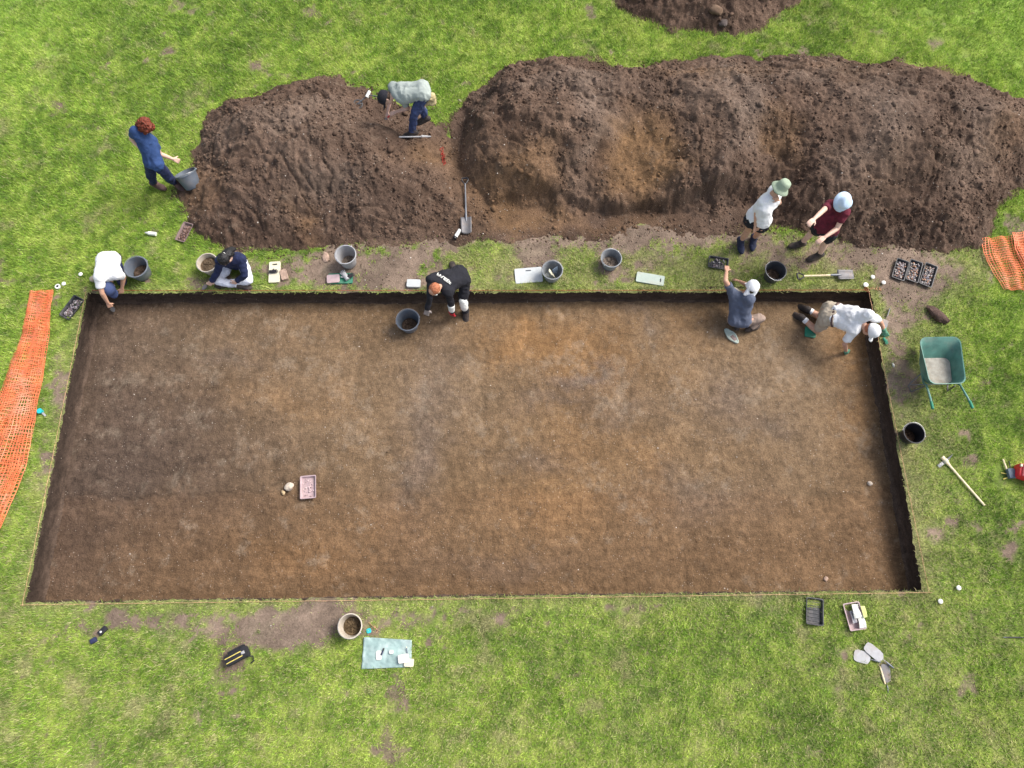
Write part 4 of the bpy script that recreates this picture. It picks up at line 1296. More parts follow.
# ================================================================== WHEELBARROW
def wheelbarrow():
    rc = P(943, 361, .52)
    z0 = 0.0
    e = empty('wheelbarrow', (rc.x, rc.y, z0), math.radians(1), 'empty green metal wheelbarrow with its handles towards the bottom of the photo', 'wheelbarrow')
    def rr(xf, yf, xb, yb, z, tilt=0, n=6, rad=.11):
        """rounded outline; f = front (y+), b = back"""
        pts = []
        for (cx, cy, a0) in ((xf - rad, yf - rad, 0), (-(xf - rad), yf - rad, 90), (-(xb - rad), yb + rad, 180), (xb - rad, yb + rad, 270)):
            for k in range(n):
                a = math.radians(a0 + 90 * k / (n - 1))
                pts.append((cx + rad * math.cos(a), cy + rad * math.sin(a), z + tilt * (cy + rad * math.sin(a))))
        return pts
    rim = rr(.305, .37, .275, -.36, .54, .05); lip = rr(.318, .384, .288, -.374, .545, .05)
    fl = rr(.24, .12, .215, -.30, .30, 0, rad=.09)
    mid = rr(.272, .25, .245, -.33, .42, .02, rad=.10)
    bm = bmesh.new()
    outl = [rr(.318, .384, .288, -.374, .528, .05), lip, rim, mid, fl]
    lv = [[bm.verts.new(p) for p in o] for o in outl]
    n = len(rim)
    for A, B in zip(lv, lv[1:]):
        for i in range(n): bm.faces.new((A[i], A[(i + 1) % n], B[(i + 1) % n], B[i]))
    bm.faces.new(lv[-1])
    o = fin('tray', bm, M['green_paint'], e)
    s = o.modifiers.new('thickness', 'SOLIDIFY'); s.thickness = .005
    # dried pale mud in the bottom
    bm = bmesh.new()
    q = rr(.243, .13, .218, -.303, .312, 0, rad=.09)
    vs = [bm.verts.new((p[0] * .97, p[1] * .97, p[2] + random.uniform(-.002, .003))) for p in q]
    c = bm.verts.new((0, -.07, .318))
    for i in range(n): bm.faces.new((vs[i], vs[(i + 1) % n], c))
    q2 = [bm.verts.new((v.co.x, v.co.y, v.co.z - .006)) for v in vs]
    for i in range(n): bm.faces.new((vs[i], q2[i], q2[(i + 1) % n], vs[(i + 1) % n]))
    bm.faces.new(q2)
    o = fin('dried_mud', bm, M['barrow_dust'], e)
    # frame
    for sx in (-1, 1):
        bm = bmesh.new()
        add_tube(bm, [(sx * .05, .36, .19), (sx * .12, .28, .225), (sx * .19, -.02, .235), (sx * .235, -.28, .30), (sx * .26, -.35, .40), (sx * .285, -.58, .47), (sx * .30, -.72, .50)], .0165, 10)
        fin('frame_rail', bm, M['green_paint'], e)
        bm = bmesh.new(); add_tube(bm, [(sx * .293, -.64, .487), (sx * .303, -.76, .505)], .021, 10)
        fin('grip', bm, M['pad_emerald'], e)
        bm = bmesh.new()
        add_tube(bm, [(sx * .20, -.10, .235), (sx * .30, -.20, .06), (sx * .315, -.23, .012), (sx * .29, -.33, .012), (sx * .235, -.34, .31)], .012, 8)
        fin('leg', bm, M['steel'], e)
    bm = bmesh.new(); add_tube(bm, [(-.305, -.22, .03), (.305, -.22, .03)], .009, 8); fin('leg_brace', bm, M['steel'], e)
    bm = bmesh.new()
    prof = []
    for k in range(13):
        a = 2 * math.pi * k / 12
        prof.append((.130 + .033 * math.cos(a), .033 * math.sin(a)))
    add_lathe(bm, prof, 28)
    w = fin('wheel', bm, M['rubber'], e); w.location = (0, .33, .17); w.rotation_euler = (0, math.pi / 2, 0)
    bm = bmesh.new(); add_lathe(bm, [(0, -.02), (.03, -.03), (.10, -.022), (.105, 0), (.10, .022), (.03, .03), (0, .02)], 24)
    h = fin('hub', bm, M['steel'], w)
wheelbarrow()


# ================================================================== ORANGE NETTING
def net_mesh(left, right, cell=.045, strand=.011, zf=None, span=(0, 1), phase=0.0, crossw=.016):
    """left/right: polylines of world points; returns verts, faces"""
    def resample(pl, n):
        pl = np.array([[p.x, p.y] for p in pl]); s = np.r_[0, np.cumsum(np.hypot(*np.diff(pl, axis=0).T))]
        t = np.linspace(0, s[-1], n); return np.stack([np.interp(t, s, pl[:, 0]), np.interp(t, s, pl[:, 1])], -1), s[-1]
    _, Ln = resample(left, 10)
    n = max(8, int(Ln / .02))
    A, _ = resample(left, n); B, _ = resample(right, n)
    W = np.hypot(*(B - A).mean(0)) * (span[1] - span[0])
    V, F = [], []
    def pos(s, t):
        i = np.clip(s * (n - 1), 0, n - 1.001); k = i.astype(int); f = (i - k)[..., None]
        a = A[k] * (1 - f) + A[k + 1] * f; b = B[k] * (1 - f) + B[k + 1] * f
        tt = span[0] + t * (span[1] - span[0])
        # gathers: long folds pull the strands together
        tt = tt + .020 * np.sin(tt * 17 + phase) + .026 * fbm(s * Ln * 1.5 + phase, tt * 5, 3, 500)
        p = a * (1 - tt[..., None]) + b * tt[..., None]
        z = zf(p[..., 0], p[..., 1], tt, s)
        return np.concatenate([p, z[..., None]], -1)
    nl = max(4, int(W * 1.25 / cell))
    for j in range(nl + 1):
        t0 = j / nl; hw = strand / 2 / W
        s = np.linspace(0, 1, n)
        for q, tt in enumerate((t0 - hw, t0 + hw)):
            V.append(pos(s, np.full_like(s, tt)))
        base = sum(len(v) for v in V) - 2 * n
        i = np.arange(n - 1)
        F.append(np.stack([base + i, base + i + 1, base + n + i + 1, base + n + i], -1))
    nc = int(Ln * 1.1 / (cell * 1.3)); m = max(10, int(W / .02))
    for j in range(nc + 1):
        s0 = j / nc; hw = crossw / 2 / Ln
        t = np.linspace(0, 1, m)
        for ss in (s0 - hw, s0 + hw):
            V.append(pos(np.clip(np.full_like(t, ss) + .004 * np.sin(t * 9 + j), 0, 1), t))
        base = sum(len(v) for v in V) - 2 * m
        i = np.arange(m - 1)
        F.append(np.stack([base + i, base + m + i, base + m + i + 1, base + i + 1], -1))
    return np.concatenate(V), np.concatenate(F)


def netting(layers, label, mat):
    VV, FF, off = [], [], 0
    for l in layers:
        V, F = net_mesh(**l); VV.append(V); FF.append(F + off); off += len(V)
    me = big_mesh('safety_netting', np.concatenate(VV), np.concatenate(FF))
    o = link('safety_netting', me, mat)
    s = o.modifiers.new('thickness', 'SOLIDIFY'); s.thickness = .0025
    return tag(o, label, 'netting', 'orange plastic safety netting')


def zfun(h0, amp, k):
    return lambda x, y, t, s: gz(x, y) + h0 + amp * (1 + np.sin(t * k + 3 * fbm(x * 1.2, y * 1.2, 2, 510))) * .5 + .012 * (1 + fbm(x * 5, y * 5, 3, 511))


LP = [(30, 291), (21, 335), (8, 375), (-3, 405), (-30, 455), (-52, 520), (-75, 600)]
RP = [(53.5, 290), (50, 335), (45.5, 375), (37, 420), (26, 470), (7, 515), (-22, 590)]
wl = [P(*p) for p in LP]; wr = [P(*p) for p in RP]
netting([dict(left=wl, right=wr, zf=zfun(.015, .03, 14), cell=.038, crossw=.013, strand=.008),
         dict(left=wl, right=wr, zf=zfun(.035, .025, 11), span=(.10, 1.0), phase=2.0, cell=.044, crossw=.012, strand=.008)],
        'long orange safety netting lying folded on the grass left of the trench', M['net'])
wl = [P(*p) for p in [(979, 239), (985, 262), (1003, 290)]]; wr = [P(*p) for p in [(1085, 228), (1087, 260), (1090, 290)]]
wl2 = [P(*p) for p in [(1008, 234), (1012, 250), (1026, 272)]]
netting([dict(left=wl, right=wr, zf=zfun(.015, .045, 40), cell=.036, crossw=.012, strand=.008),
         dict(left=wl2, right=wr, zf=zfun(.05, .03, 30), phase=1.0, cell=.04, crossw=.014)],
        'bunched orange safety netting on the grass at the right edge of the photo', M['net'])


# ================================================================== STRING LINES
def string_line(p, q, z, mat, label, sag=.006, r=.0022, wob=.003):
    a, b = P(*p, z), P(*q, z)
    n = 60
    bm = bmesh.new()
    pts = []
    for k in range(n + 1):
        t = k / n; c = a.lerp(b, t)
        pts.append((c.x + wob * math.sin(k * 1.9), c.y + wob * math.sin(k * 2.7), max(z - sag * math.sin(math.pi * t), float(gz(c.x, c.y)) + .004)))
    add_tube(bm, pts, r, 5)
    o = fin('string_line', bm, mat, None)
    return tag(o, label, 'string', 'string lines marking the trench edge')


string_line((92, 290.5), (868, 290.0), .03, M['string_red'], 'red string stretched along the far edge of the trench', r=.0035)
string_line((868, 287), (929, 592), .03, M['string_pale'], 'pale orange string stretched along the right edge of the trench', r=.003)
string_line((20, 605), (932, 592.5), .03, M['string_pale'], 'pale string stretched along the near edge of the trench', r=.003)
string_line((86, 291), (22, 606), .03, M['string_pale'], 'pale string stretched along the left edge of the trench', r=.0028)


def tangle(u, v, du, dv, mat, label, seed, n=60, r=.004, name='string_tangle'):
    rr = random.Random(seed)
    bm = bmesh.new(); pts = []
    x, y = 0, 0
    for k in range(n):
        t = k / n
        uu = u + du * (t - .5) + rr.uniform(-2.4, 2.4); vv = v + dv * (t - .5) + rr.uniform(-2.4, 2.4)
        p = P(uu, vv); zz = H1(p.x, p.y) + rr.uniform(.005, .03)
        pts.append(P(uu, vv, zz))
    add_tube(bm, pts, r, 5)
    return tag(fin(name, bm, mat, None), label, 'string', 'loose tangles of string')


def tangle_surf(u, v, du, dv, mat, label, seed, n=60, r=.004):
    rr = random.Random(seed); bm = bmesh.new(); pts = []
    for k in range(n):
        t = k / n
        p = surf(u + du * (t - .5) + rr.uniform(-2.2, 2.2), v + dv * (t - .5) + rr.uniform(-2.2, 2.2), rr.uniform(.005, .03)); pts.append(p)
    add_tube(bm, pts, r, 5)
    return tag(fin('string_tangle', bm, mat, None), label, 'string', 'loose tangles of string')


tangle_surf(443, 156, 3, 16, M['string_red'], 'red string tangle in the gap between the heaps', 1, r=.0045)
tangle(867.5, 293, 3, 14, M['string_red'], 'red string bunched round the far right trench corner', 2, 40)
tangle(876, 288, 10, 2, M['string_pale'], 'orange string end on the turf past the far right corner', 3, 26)
tangle(374, 628, 8, 8, M['string_pale'], 'orange string knotted on the grass above the teal sheet', 4, 16)


# ================================================================== SMALL THINGS
def peg(u, v, label, mat='white_plastic', r=.035, cat='marker peg', base=None):
    z = g0(u, v) if base is None else base
    p = P(u, v, z + .05)
    e = empty('marker_peg', (p.x, p.y, z), random.uniform(0, 6), label, cat, 'pale topped marker pegs')
    bm = bmesh.new(); add_lathe(bm, [(0, .062), (r * .55, .060), (r, .048), (r * .96, .036), (r * .5, .030), (0, .03)], 14); fin('cap', bm, M[mat], e)
    bm = bmesh.new(); add_cone(bm, (0, 0, -.04), (0, 0, .034), .005, .008, 8); fin('spike', bm, M['steel'], e)
peg(80.3, 274, 'pale topped peg in the grass left of the person in the navy cap')
peg(63.5, 283.5, 'pale topped peg in the grass touching the small roll of tape')
peg(866, 284.5, 'pale topped peg closest to the far right trench corner', r=.042)
peg(873, 276.7, 'pale topped peg farthest from the trench of the three by the far right corner')
peg(883.8, 282.3, 'pale topped peg nearest the row of three trays')
peg(940.7, 601.3, 'pale topped peg just outside the near right trench corner')
peg(959, 587.8, 'pale topped peg alone in the grass to the right of the near right corner')


def small(name, label, cat, px, ang, parts, z=None, group=None):
    """thing from box/cone parts in local metres: (part, kind, data, mat)"""
    p = surf(*px) if z is None else P(*px, z)
    e = empty(name, p, ang, label, cat, group)
    for nm, items, mat in parts:
        bm = bmesh.new()
        for it in items:
            if it[0] == 'b': add_box(bm, it[1], it[2], bev=min(it[2]) * .22)
            elif it[0] == 'c': add_cone(bm, it[1], it[2], it[3], it[4], 14)
            elif it[0] == 't': add_tube(bm, it[1], it[2], 8)
        fin(nm, bm, M[mat], e)
    return e


small('tape_roll', 'small white roll of tape with a dark centre beside a marker peg', 'tape', (58.5, 287), 0, [('roll', [('c', (0, 0, 0), (0, 0, .03), .045, .045)], 'white_plastic'), ('core', [('c', (0, 0, .026), (0, 0, .034), .02, .02)], 'black_plastic')])
small('bottle', 'white plastic bottle lying on the grass above the grey bucket', 'bottle', (152, 234.5), math.radians(172),
      [('bottle_body', [('c', (-.09, 0, .035), (.04, 0, .035), .034, .034), ('c', (.04, 0, .035), (.08, 0, .035), .034, .015)], 'white_plastic'), ('cap', [('c', (.08, 0, .035), (.105, 0, .035), .016, .015)], 'pale_grey_plastic')])
small('drink_can', 'white and black flask lying beside the blade of the dark shafted spade', 'flask', (457.5, 235), math.radians(62),
      [('flask_body', [('c', (-.06, 0, .035), (.09, 0, .035), .032, .032)], 'white_plastic'), ('cap', [('c', (-.10, 0, .035), (-.06, 0, .035), .034, .034)], 'black_plastic')])['category'] = 'flask'
small('turf_clod', 'dark overturned turf clod on the grass above the wheelbarrow', 'turf clod', (937, 316), math.radians(-50),
      [('clod', [('b', (0, 0, .03), (.26, .10, .08)), ('b', (.05, .03, .04), (.16, .10, .09)), ('b', (-.08, -.02, .02), (.12, .09, .06))], 'turf_dark')]) if False else None
small('camera_bag', 'black padded bag with yellow piping on worn ground below the trench', 'bag', (239, 656), math.radians(28),
      [('bag_body', [('b', (0, 0, .07), (.34, .15, .13)), ('b', (.02, .085, .06), (.24, .05, .09))], 'black_cloth'), ('piping', [('b', (-.03, .03, .139), (.24, .012, .012)), ('b', (-.03, -.035, .139), (.24, .012, .012)), ('b', (-.172, 0, .08), (.012, .13, .012))], 'yellow'),
       ('buckle', [('b', (.11, .0, .142), (.05, .04, .014))], 'pale_grey_plastic'), ('strap', [('t', [(.14, -.07, .1), (.19, -.1, .05), (.17, -.16, .02), (.12, -.17, .012)], .010)], 'black_cloth')])
small('folding_rule', 'small black and navy radio lying on worn grass below the trench', 'radio', (100.5, 634), math.radians(48),
      [('radio_body', [('b', (.06, 0, .025), (.13, .075, .05))], 'black_plastic'), ('dial', [('c', (.04, 0, .048), (.04, 0, .056), .014, .014)], 'white_plastic')]).name = 'radio'
small('pouch', 'small navy pouch just left of the black radio', 'pouch', (94.5, 640.5), math.radians(30), [('pouch_body', [('b', (0, 0, .025), (.09, .07, .05))], 'blue_black')])
small('tag_reel', 'turquoise plastic cup on the bare ground beside the orange netting', 'cup', (42, 412), math.radians(-40),
      [('cup_body', [('c', (0, 0, 0), (0, 0, .07), .030, .042)], 'turquoise'), ('spout', [('b', (.07, 0, .02), (.08, .03, .02))], 'pale_grey_plastic')]).name = 'turquoise_cup'
small('walking_stick', 'dark metal rod lying on the grass at the right edge of the photo', 'rod', (1016, 637.5), math.radians(-1), [('rod', [('t', [(-.16, 0, .02), (.1, .002, .018), (.5, 0, .02)], .010)], 'black_plastic'), ('tip', [('c', (-.2, 0, .02), (-.15, 0, .02), .004, .010)], 'dark_steel')])
small('tool_box', 'red and pink plastic box cut by the right edge of the photo', 'box', (1026, 475.5), math.radians(-18),
      [('box_body', [('b', (0, 0, .09), (.42, .22, .18))], 'red_plastic'), ('lid', [('b', (.01, .0, .20), (.36, .19, .04))], 'pink_plastic'), ('latch', [('b', (-.2, .06, .19), (.03, .04, .03))], 'pad_cream')])
small('hammer', 'slate blue club hammer with a pale handle left of the red box', 'hammer', (1008, 474), math.radians(2),
      [('head', [('b', (.02, 0, .04), (.11, .15, .07))], 'slate'), ('handle', [('t', [(-.02, .05, .03), (-.03, .13, .03), (-.035, .23, .02)], .013)], 'pale_wood'), ('strap', [('t', [(.03, .07, .04), (.05, .15, .02), (.06, .2, .01)], .008)], 'black_plastic'), ('peg', [('t', [(-.04, -.06, .02), (-.1, -.08, .01)], .009)], 'yellow'), ('peg', [('t', [(-.04, 0, .02), (-.11, .02, .01)], .007)], 'yellow')])


def rock(u, v, s, mat, label, z=None, seed=0, name='stone', cat='stone', group=None, sq=(1, .8, .6)):
    bm = bmesh.new(); bmesh.ops.create_icosphere(bm, subdivisions=3, radius=1)
    for w in bm.verts:
        c = np.array(w.co[:]) * 1.4 + seed
        n = float(vn3(np.array([c[0]]), np.array([c[1]]), np.array([c[2]]), 9)[0]) + .4 * float(vn3(np.array([c[0] * 2.5]), np.array([c[1] * 2.5]), np.array([c[2] * 2.5]), 4)[0])
        w.co *= s * (.62 + .55 * n)
        w.co = Vector((w.co.x * sq[0], w.co.y * sq[1], w.co.z * sq[2]))
    o = fin(name, bm, mat, None)
    p = surf(u, v) if z is None else P(u, v, z)
    o.location = p + Vector((0, 0, s * .2)); o.rotation_euler = (0, 0, seed)
    return tag(o, label, cat, group)


rock(289, 487, .075, M['stone_pale'], 'pale stone half dug out beside the pinkish tray', -.35, 1)
rock(283.5, 492.5, .04, M['wood'], 'small dark brown stone below the half dug pale stone', -.37, 2.2)
rock(869.5, 483.5, .045, M['stone_pale'], 'tan stone in a hollow of the trench floor near the right wall', -.35, 3)
rock(825.5, 579, .038, M['stone_pink'], 'pinkish stone on the trench floor near its near right corner', -.35, 4)
rock(326, 257.5, .075, M['stone_pink'], 'pinkish flat stone on the worn strip left of the pale grey bucket', None, 5, sq=(1.3, .8, .35))
rock(716, 11, .12, M['stone_brown'], 'rounded tan lump on the top heap', None, 6)
rock(723, 24, .09, M['stone_grey'], 'grey boulder in the foot of the top heap', None, 7)
rock(893, 365, .03, M['white_paper'], 'slim white flake on the turf right of the trench', None, 8, sq=(1.4, .6, .5))
rock(460, 71 + 30, .035, M['stone_pale'], 'white pebble on the far shoulder of the long heap', None, 9)
TURF = soil_mat('turf_clod_soil', .5, .7, .02)
o = rock(937, 316.5, .15, TURF, 'dark overturned turf clod on the grass above the wheelbarrow', None, 10.9, 'turf_clod', 'turf clod', sq=(1.5, .6, .45)); soilify(o, col=(.085, .055, .045)); o.rotation_euler = (0, 0, math.radians(-50))


# teal drawing sheet with its things
o = sheet_obj('plastic_sheet', [(364, 637), (412, 640), (411.5, 667), (361.5, 669)], .012, M['sheet_teal'], 'pale teal ridged plastic sheet spread on the grass below the trench', 'plastic sheet', .012, n=40, thick=.004)
board([(398, 655), (408, 653.5), (410, 662), (398, 664)], M['white_paper'], 'white crumpled paper on the right end of the teal sheet', 'paper', .03, name='crumpled_paper', lift=.03)
board([(406, 659), (415, 659), (412.5, 667), (402, 666)], M['pad_cream'], 'cream paper overlapping the lower right corner of the teal sheet', 'paper', .012, name='cream_paper', lift=.03)
board([(375, 651), (381, 650.5), (382, 660), (377, 660)], M['white_paper'], 'white label beside the pen on the teal sheet', 'label', .008, name='paper_label', lift=.028)
board([(389, 650), (393.5, 650), (393.5, 654), (389, 654)], M['white_paper'], 'tiny square white label in the middle of the teal sheet', 'label', .01, name='paper_label', lift=.028)
small('marker_pen', 'short dark blue marker lying on the teal sheet', 'marker', (383, 652), math.radians(70), [('marker_body', [('c', (-.04, 0, .045), (.02, 0, .045), .011, .011)], 'blue_black'), ('cap', [('c', (.02, 0, .045), (.055, 0, .045), .012, .009)], 'black_plastic')])
small('pencil', 'slim dark pencil at the right side of the teal sheet', 'pencil', (407.5, 651.5), math.radians(100), [('pencil_body', [('c', (-.06, 0, .04), (.05, 0, .04), .007, .007)], 'slate'), ('tip', [('c', (.05, 0, .04), (.07, 0, .04), .007, .001)], 'pale_wood')])
board([(366, 629), (370, 628), (372, 632), (367, 634)], M['turquoise'], 'crumpled turquoise scrap on the ground between the cream bucket and the teal sheet', 'scrap', .01, name='plastic_scrap')


# metal detector by the man bending in the left heap
def detector():
    c = surf(358, 104, .03)
    e = empty('metal_detector', c, 0, 'black and silver metal detector propped in the soil by the bending man', 'metal detector')
    inv = -c
    bm = bmesh.new()
    prof = []
    for k in range(11):
        a = 2 * math.pi * k / 10; prof.append((.075 + .014 * math.cos(a), .010 * math.sin(a)))
    add_lathe(bm, prof, 24); add_box(bm, (0, 0, 0), (.15, .02, .012), bev=.003)
    fin('search_coil', bm, M['black_plastic'], e).rotation_euler = (.3, .2, .3)
    a = surf(368, 95, .22) - c; b = surf(381, 97, .42) - c
    bm = bmesh.new(); add_tube(bm, [(0, 0, .01), tuple(a), tuple(b)], .011, 8); fin('shaft', bm, M['dark_steel'], e)
    bm = bmesh.new(); add_cone(bm, a + Vector((-.02, -.05, 0)), a + Vector((.03, .06, .03)), .035, .028, 12); fin('control_box', bm, M['white_plastic'], e)
detector()
def probe():
    a, b = surf(399, 137, .03), surf(431, 136.5, .03)
    d = b - a; e = empty('hand_fork', a, 0, 'pale shafted hoe lying across the soil at the feet of the bending man', 'hoe')
    bm = bmesh.new(); add_tube(bm, [(0, 0, 0), tuple(d * .75)], .014, 8); fin('shaft', bm, M['pale_grey_plastic'], e)
    bm = bmesh.new(); add_cone(bm, d * .7, d * .84, .03, .022, 10); add_cone(bm, d * .84, d * 1.0, .022, .008, 10); fin('head', bm, M['pale_grey_plastic'], e)
    e.name = 'hoe'
probe()
# ================================================================== PEOPLE
mk('skin_pale', (0.62, 0.40, 0.31), .55, .06, 30, .1)
mk('skin_tan', (0.50, 0.28, 0.19), .55, .08, 30, .1)
mk('hair_red', (0.16, 0.028, 0.010), .6, .5, 60, .8, bscale=90)
mk('hair_black', (0.010, 0.009, 0.010), .5, .4, 60, .8, bscale=90)
mk('hair_ginger', (0.38, 0.13, 0.06), .7, .3, 60, .6, bscale=90)
mk('hair_brown', (0.06, 0.035, 0.02), .7, .3, 60, .6, bscale=90)
mk('cloth_blue', (0.022, 0.052, 0.150), .9, .12, 12, .4, bscale=30)
mk('cloth_denim', (0.035, 0.050, 0.120), .9, .25, 14, .4, bscale=30)
mk('cloth_navy', (0.012, 0.018, 0.060), .9, .2, 12, .4, bscale=30)
mk('cloth_black', (0.009, 0.009, 0.014), .9, .2, 12, .4, bscale=30)
mk('cloth_white', (0.70, 0.70, 0.71), .9, .05, 9, .35, bscale=26, dirt=(.50, .44, .37), dirt_amt=.35)
mk('cloth_sage', (0.30, 0.335, 0.31), .9, .06, 12, .4, bscale=30)
mk('cloth_slate', (0.085, 0.100, 0.145), .9, .12, 12, .4, bscale=30)
mk('cloth_maroon', (0.115, 0.010, 0.024), .9, .25, 12, .4, bscale=30)
mk('cloth_khaki', (0.40, 0.34, 0.26), .9, .08, 12, .4, bscale=30, dirt=(.25, .18, .12), dirt_amt=.3)
mk('cloth_pale', (0.60, 0.62, 0.70), .9, .06, 12, .4, bscale=30, dirt=(.3, .25, .2), dirt_amt=.35)
mk('cloth_taupe', (0.27, 0.20, 0.16), .9, .1, 12, .4, bscale=30, dirt=(.15, .1, .07), dirt_amt=.35)
mk('hat_sage', (0.27, 0.33, 0.24), .9, .06, 14, .3)
mk('hat_blue', (0.52, 0.64, 0.78), .9, .06, 14, .3)
mk('hat_navy', (0.045, 0.065, 0.155), .9, .1, 14, .3)
mk('hat_black', (0.012, 0.012, 0.018), .9, .1, 14, .3)
mk('glove_grey', (0.28, 0.24, 0.22), .9, .2, 25, .4)
mk('glove_green', (0.10, 0.26, 0.17), .9, .2, 25, .4)
mk('glove_red', (0.42, 0.02, 0.03), .9, .2, 25, .4)
mk('boot_dark', (0.035, 0.028, 0.026), .8, .25, 20, .3, dirt=(.12, .08, .06), dirt_amt=.5)
mk('boot_navy', (0.015, 0.02, 0.05), .8, .25, 20, .3)
mk('boot_brown', (0.09, 0.05, 0.045), .8, .25, 20, .3)
mk('eye', (0.02, 0.015, 0.012), .2, 0, 5, 0)
mk('bag_khaki', (0.42, 0.34, 0.18), .9, .12, 15, .4)


def vox(name, prims, mat, parent, size, smooth=4, wrinkle=0.0, wfreq=14, seed=0):
    """one continuous skin grown over tapered limbs"""
    bm = bmesh.new()
    for p in prims:
        k = p[0]
        if k == 'l':                       # limb p1 r1 p2 r2 [round1, round2]
            _, a, ra, b, rb = p[:5]; caps = p[5] if len(p) > 5 else (1, 1)
            add_cone(bm, a, b, ra, rb, 20)
            for c, r, on in ((a, ra, caps[0]), (b, rb, caps[1])):
                if on:
                    bmesh.ops.create_icosphere(bm, subdivisions=2, radius=r * .995, matrix=Matrix.Translation(c))
        else:                              # ellipsoid: centre, radii, 3x3 axes
            _, c, rad, ax = p
            m = Matrix.Translation(c) @ ax.to_4x4() @ Matrix.Diagonal((*rad, 1))
            bmesh.ops.create_icosphere(bm, subdivisions=3, radius=1, matrix=m)
    me = bpy.data.meshes.new(name + '_raw'); bm.to_mesh(me); bm.free()
    o = bpy.data.objects.new(name + '_raw', me); COL.objects.link(o)
    r = o.modifiers.new('skin', 'REMESH'); r.mode = 'VOXEL'; r.voxel_size = size
    s = o.modifiers.new('smooth', 'SMOOTH'); s.factor = .5; s.iterations = smooth
    dg = bpy.context.evaluated_depsgraph_get(); dg.update()
    out = bpy.data.meshes.new_from_object(o.evaluated_get(dg))
    bpy.data.objects.remove(o); bpy.data.meshes.remove(me)
    out.name = name
    if wrinkle:
        n = len(out.vertices)
        co = np.empty(n * 3, np.float32); no = np.empty(n * 3, np.float32)
        out.vertices.foreach_get('co', co); out.vertices.foreach_get('normal', no)
        co = co.reshape(-1, 3); no = no.reshape(-1, 3)
        w = wfreq
        d = vn3(co[:, 0] * w + seed, co[:, 1] * w, co[:, 2] * w, seed) - .5
        d2 = np.abs(vn3(co[:, 0] * w * 1.6 + 7, co[:, 1] * w * 1.6, co[:, 2] * w * 1.6, seed + 3) - .5)
        d3 = vn3(co[:, 0] * w * 3.2 + 7, co[:, 1] * w * 3.2, co[:, 2] * w * 3.2, seed + 5) - .5
        co = co + no * ((d * 1.0 - d2 * 1.3 + .25 + d3 * .35) * wrinkle)[:, None]
        out.vertices.foreach_set('co', co.astype(np.float32).ravel())
        out.update()
    return link(name, out, mat, parent)


def ortho(f, up):
    f = Vector(f).normalized(); up = Vector(up)
    s = f.cross(up).normalized(); u = s.cross(f).normalized()
    return f, s, u        # forward, right, up


def frame3(x, y, z):
    return Matrix((x, y, z)).transposed()


def hand_prims(w, d, nrm, side, curl=.5, k=1.0, grip=False):
    """palm, four unequal bent fingers, thumb. d: wrist->knuckles, nrm: back of the hand, side: towards the thumb"""
    d = d.normalized(); s = (side - d * side.dot(d)).normalized(); n = s.cross(d).normalized()
    if n.dot(nrm) < 0: n = -n
    pr = []
    kn = w + d * .088 * k
    for q in (-.030, -.010, .010, .030):
        pr.append(('l', w + s * q * .65 * k + d * .008, .0155 * k, kn + s * q * k, .0135 * k))
    for q, L in ((.031, .068), (.0105, .076), (-.0105, .070), (-.031, .055)):
        a = kn + s * q * k
        ang = curl * .55
        d1 = (d * math.cos(ang) - n * math.sin(ang)); b = a + d1 * L * .45 * k
        ang = curl * 1.35
        d2 = (d * math.cos(ang) - n * math.sin(ang)); c = b + d2 * L * .32 * k
        ang = curl * 2.0
        d3 = (d * math.cos(ang) - n * math.sin(ang)); e = c + d3 * L * .26 * k
        b += s * q * .10; c += s * q * .16; e += s * q * .18
        pr += [('l', a, .0105 * k, b, .0095 * k), ('l', b, .0095 * k, c, .0088 * k), ('l', c, .0088 * k, e, .0078 * k)]
    t0 = w + d * .022 * k + s * .026 * k
    t1 = t0 + (d * .55 + s * .75 - n * .25).normalized() * .042 * k
    t2 = t1 + (d * .85 + s * .25 - n * .45).normalized() * .032 * k
    pr += [('l', t0, .0150 * k, t1, .0115 * k), ('l', t1, .0112 * k, t2, .0095 * k)]
    return pr


def head_prims(c, f, r, u, k=1.0):
    ax = frame3(r, f, u)
    pr = [('e', c + u * .018 * k, (.077 * k, .096 * k, .098 * k), ax), ('e', c - u * .050 * k + f * .022 * k, (.058 * k, .066 * k, .066 * k), ax),
          ('e', c - u * .088 * k + f * .062 * k, (.026 * k, .022 * k, .020 * k), ax),
          ('l', c + u * .006 * k + f * .088 * k, .010 * k, c - u * .026 * k + f * .108 * k, .0145 * k),
          ('l', c + u * .030 * k + f * .086 * k - r * .035 * k, .010 * k, c + u * .030 * k + f * .086 * k + r * .035 * k, .010 * k),
          ('l', c - u * .056 * k + f * .088 * k - r * .018 * k, .008 * k, c - u * .056 * k + f * .088 * k + r * .018 * k, .008 * k)]
    for s in (-1, 1):
        pr.append(('e', c + r * s * .079 * k - f * .006 * k - u * .008 * k, (.010 * k, .018 * k, .032 * k), ax))
    return pr


def foot_prims(an, toe, r1=.046):
    d = Vector((toe.x - an.x, toe.y - an.y, toe.z - an.z)); d = d.normalized()
    up = Vector((0, 0, 1)); s = d.cross(up)
    s = s.normalized() if s.length > .1 else Vector((1, 0, 0))
    n = s.cross(d).normalized()
    heel = an - d * .05 - n * .045; ball = an + d * .135 - n * .045; tip = an + d * .185 - n * .052
    return [('l', an, r1, heel, .040), ('l', an, r1, ball, .036), ('l', heel, .038, ball + s * .018, .036), ('l', heel, .038, ball - s * .014, .034), ('l', ball + s * .014, .036, tip + s * .006, .027), ('l', ball - s * .014, .034, tip, .026)]


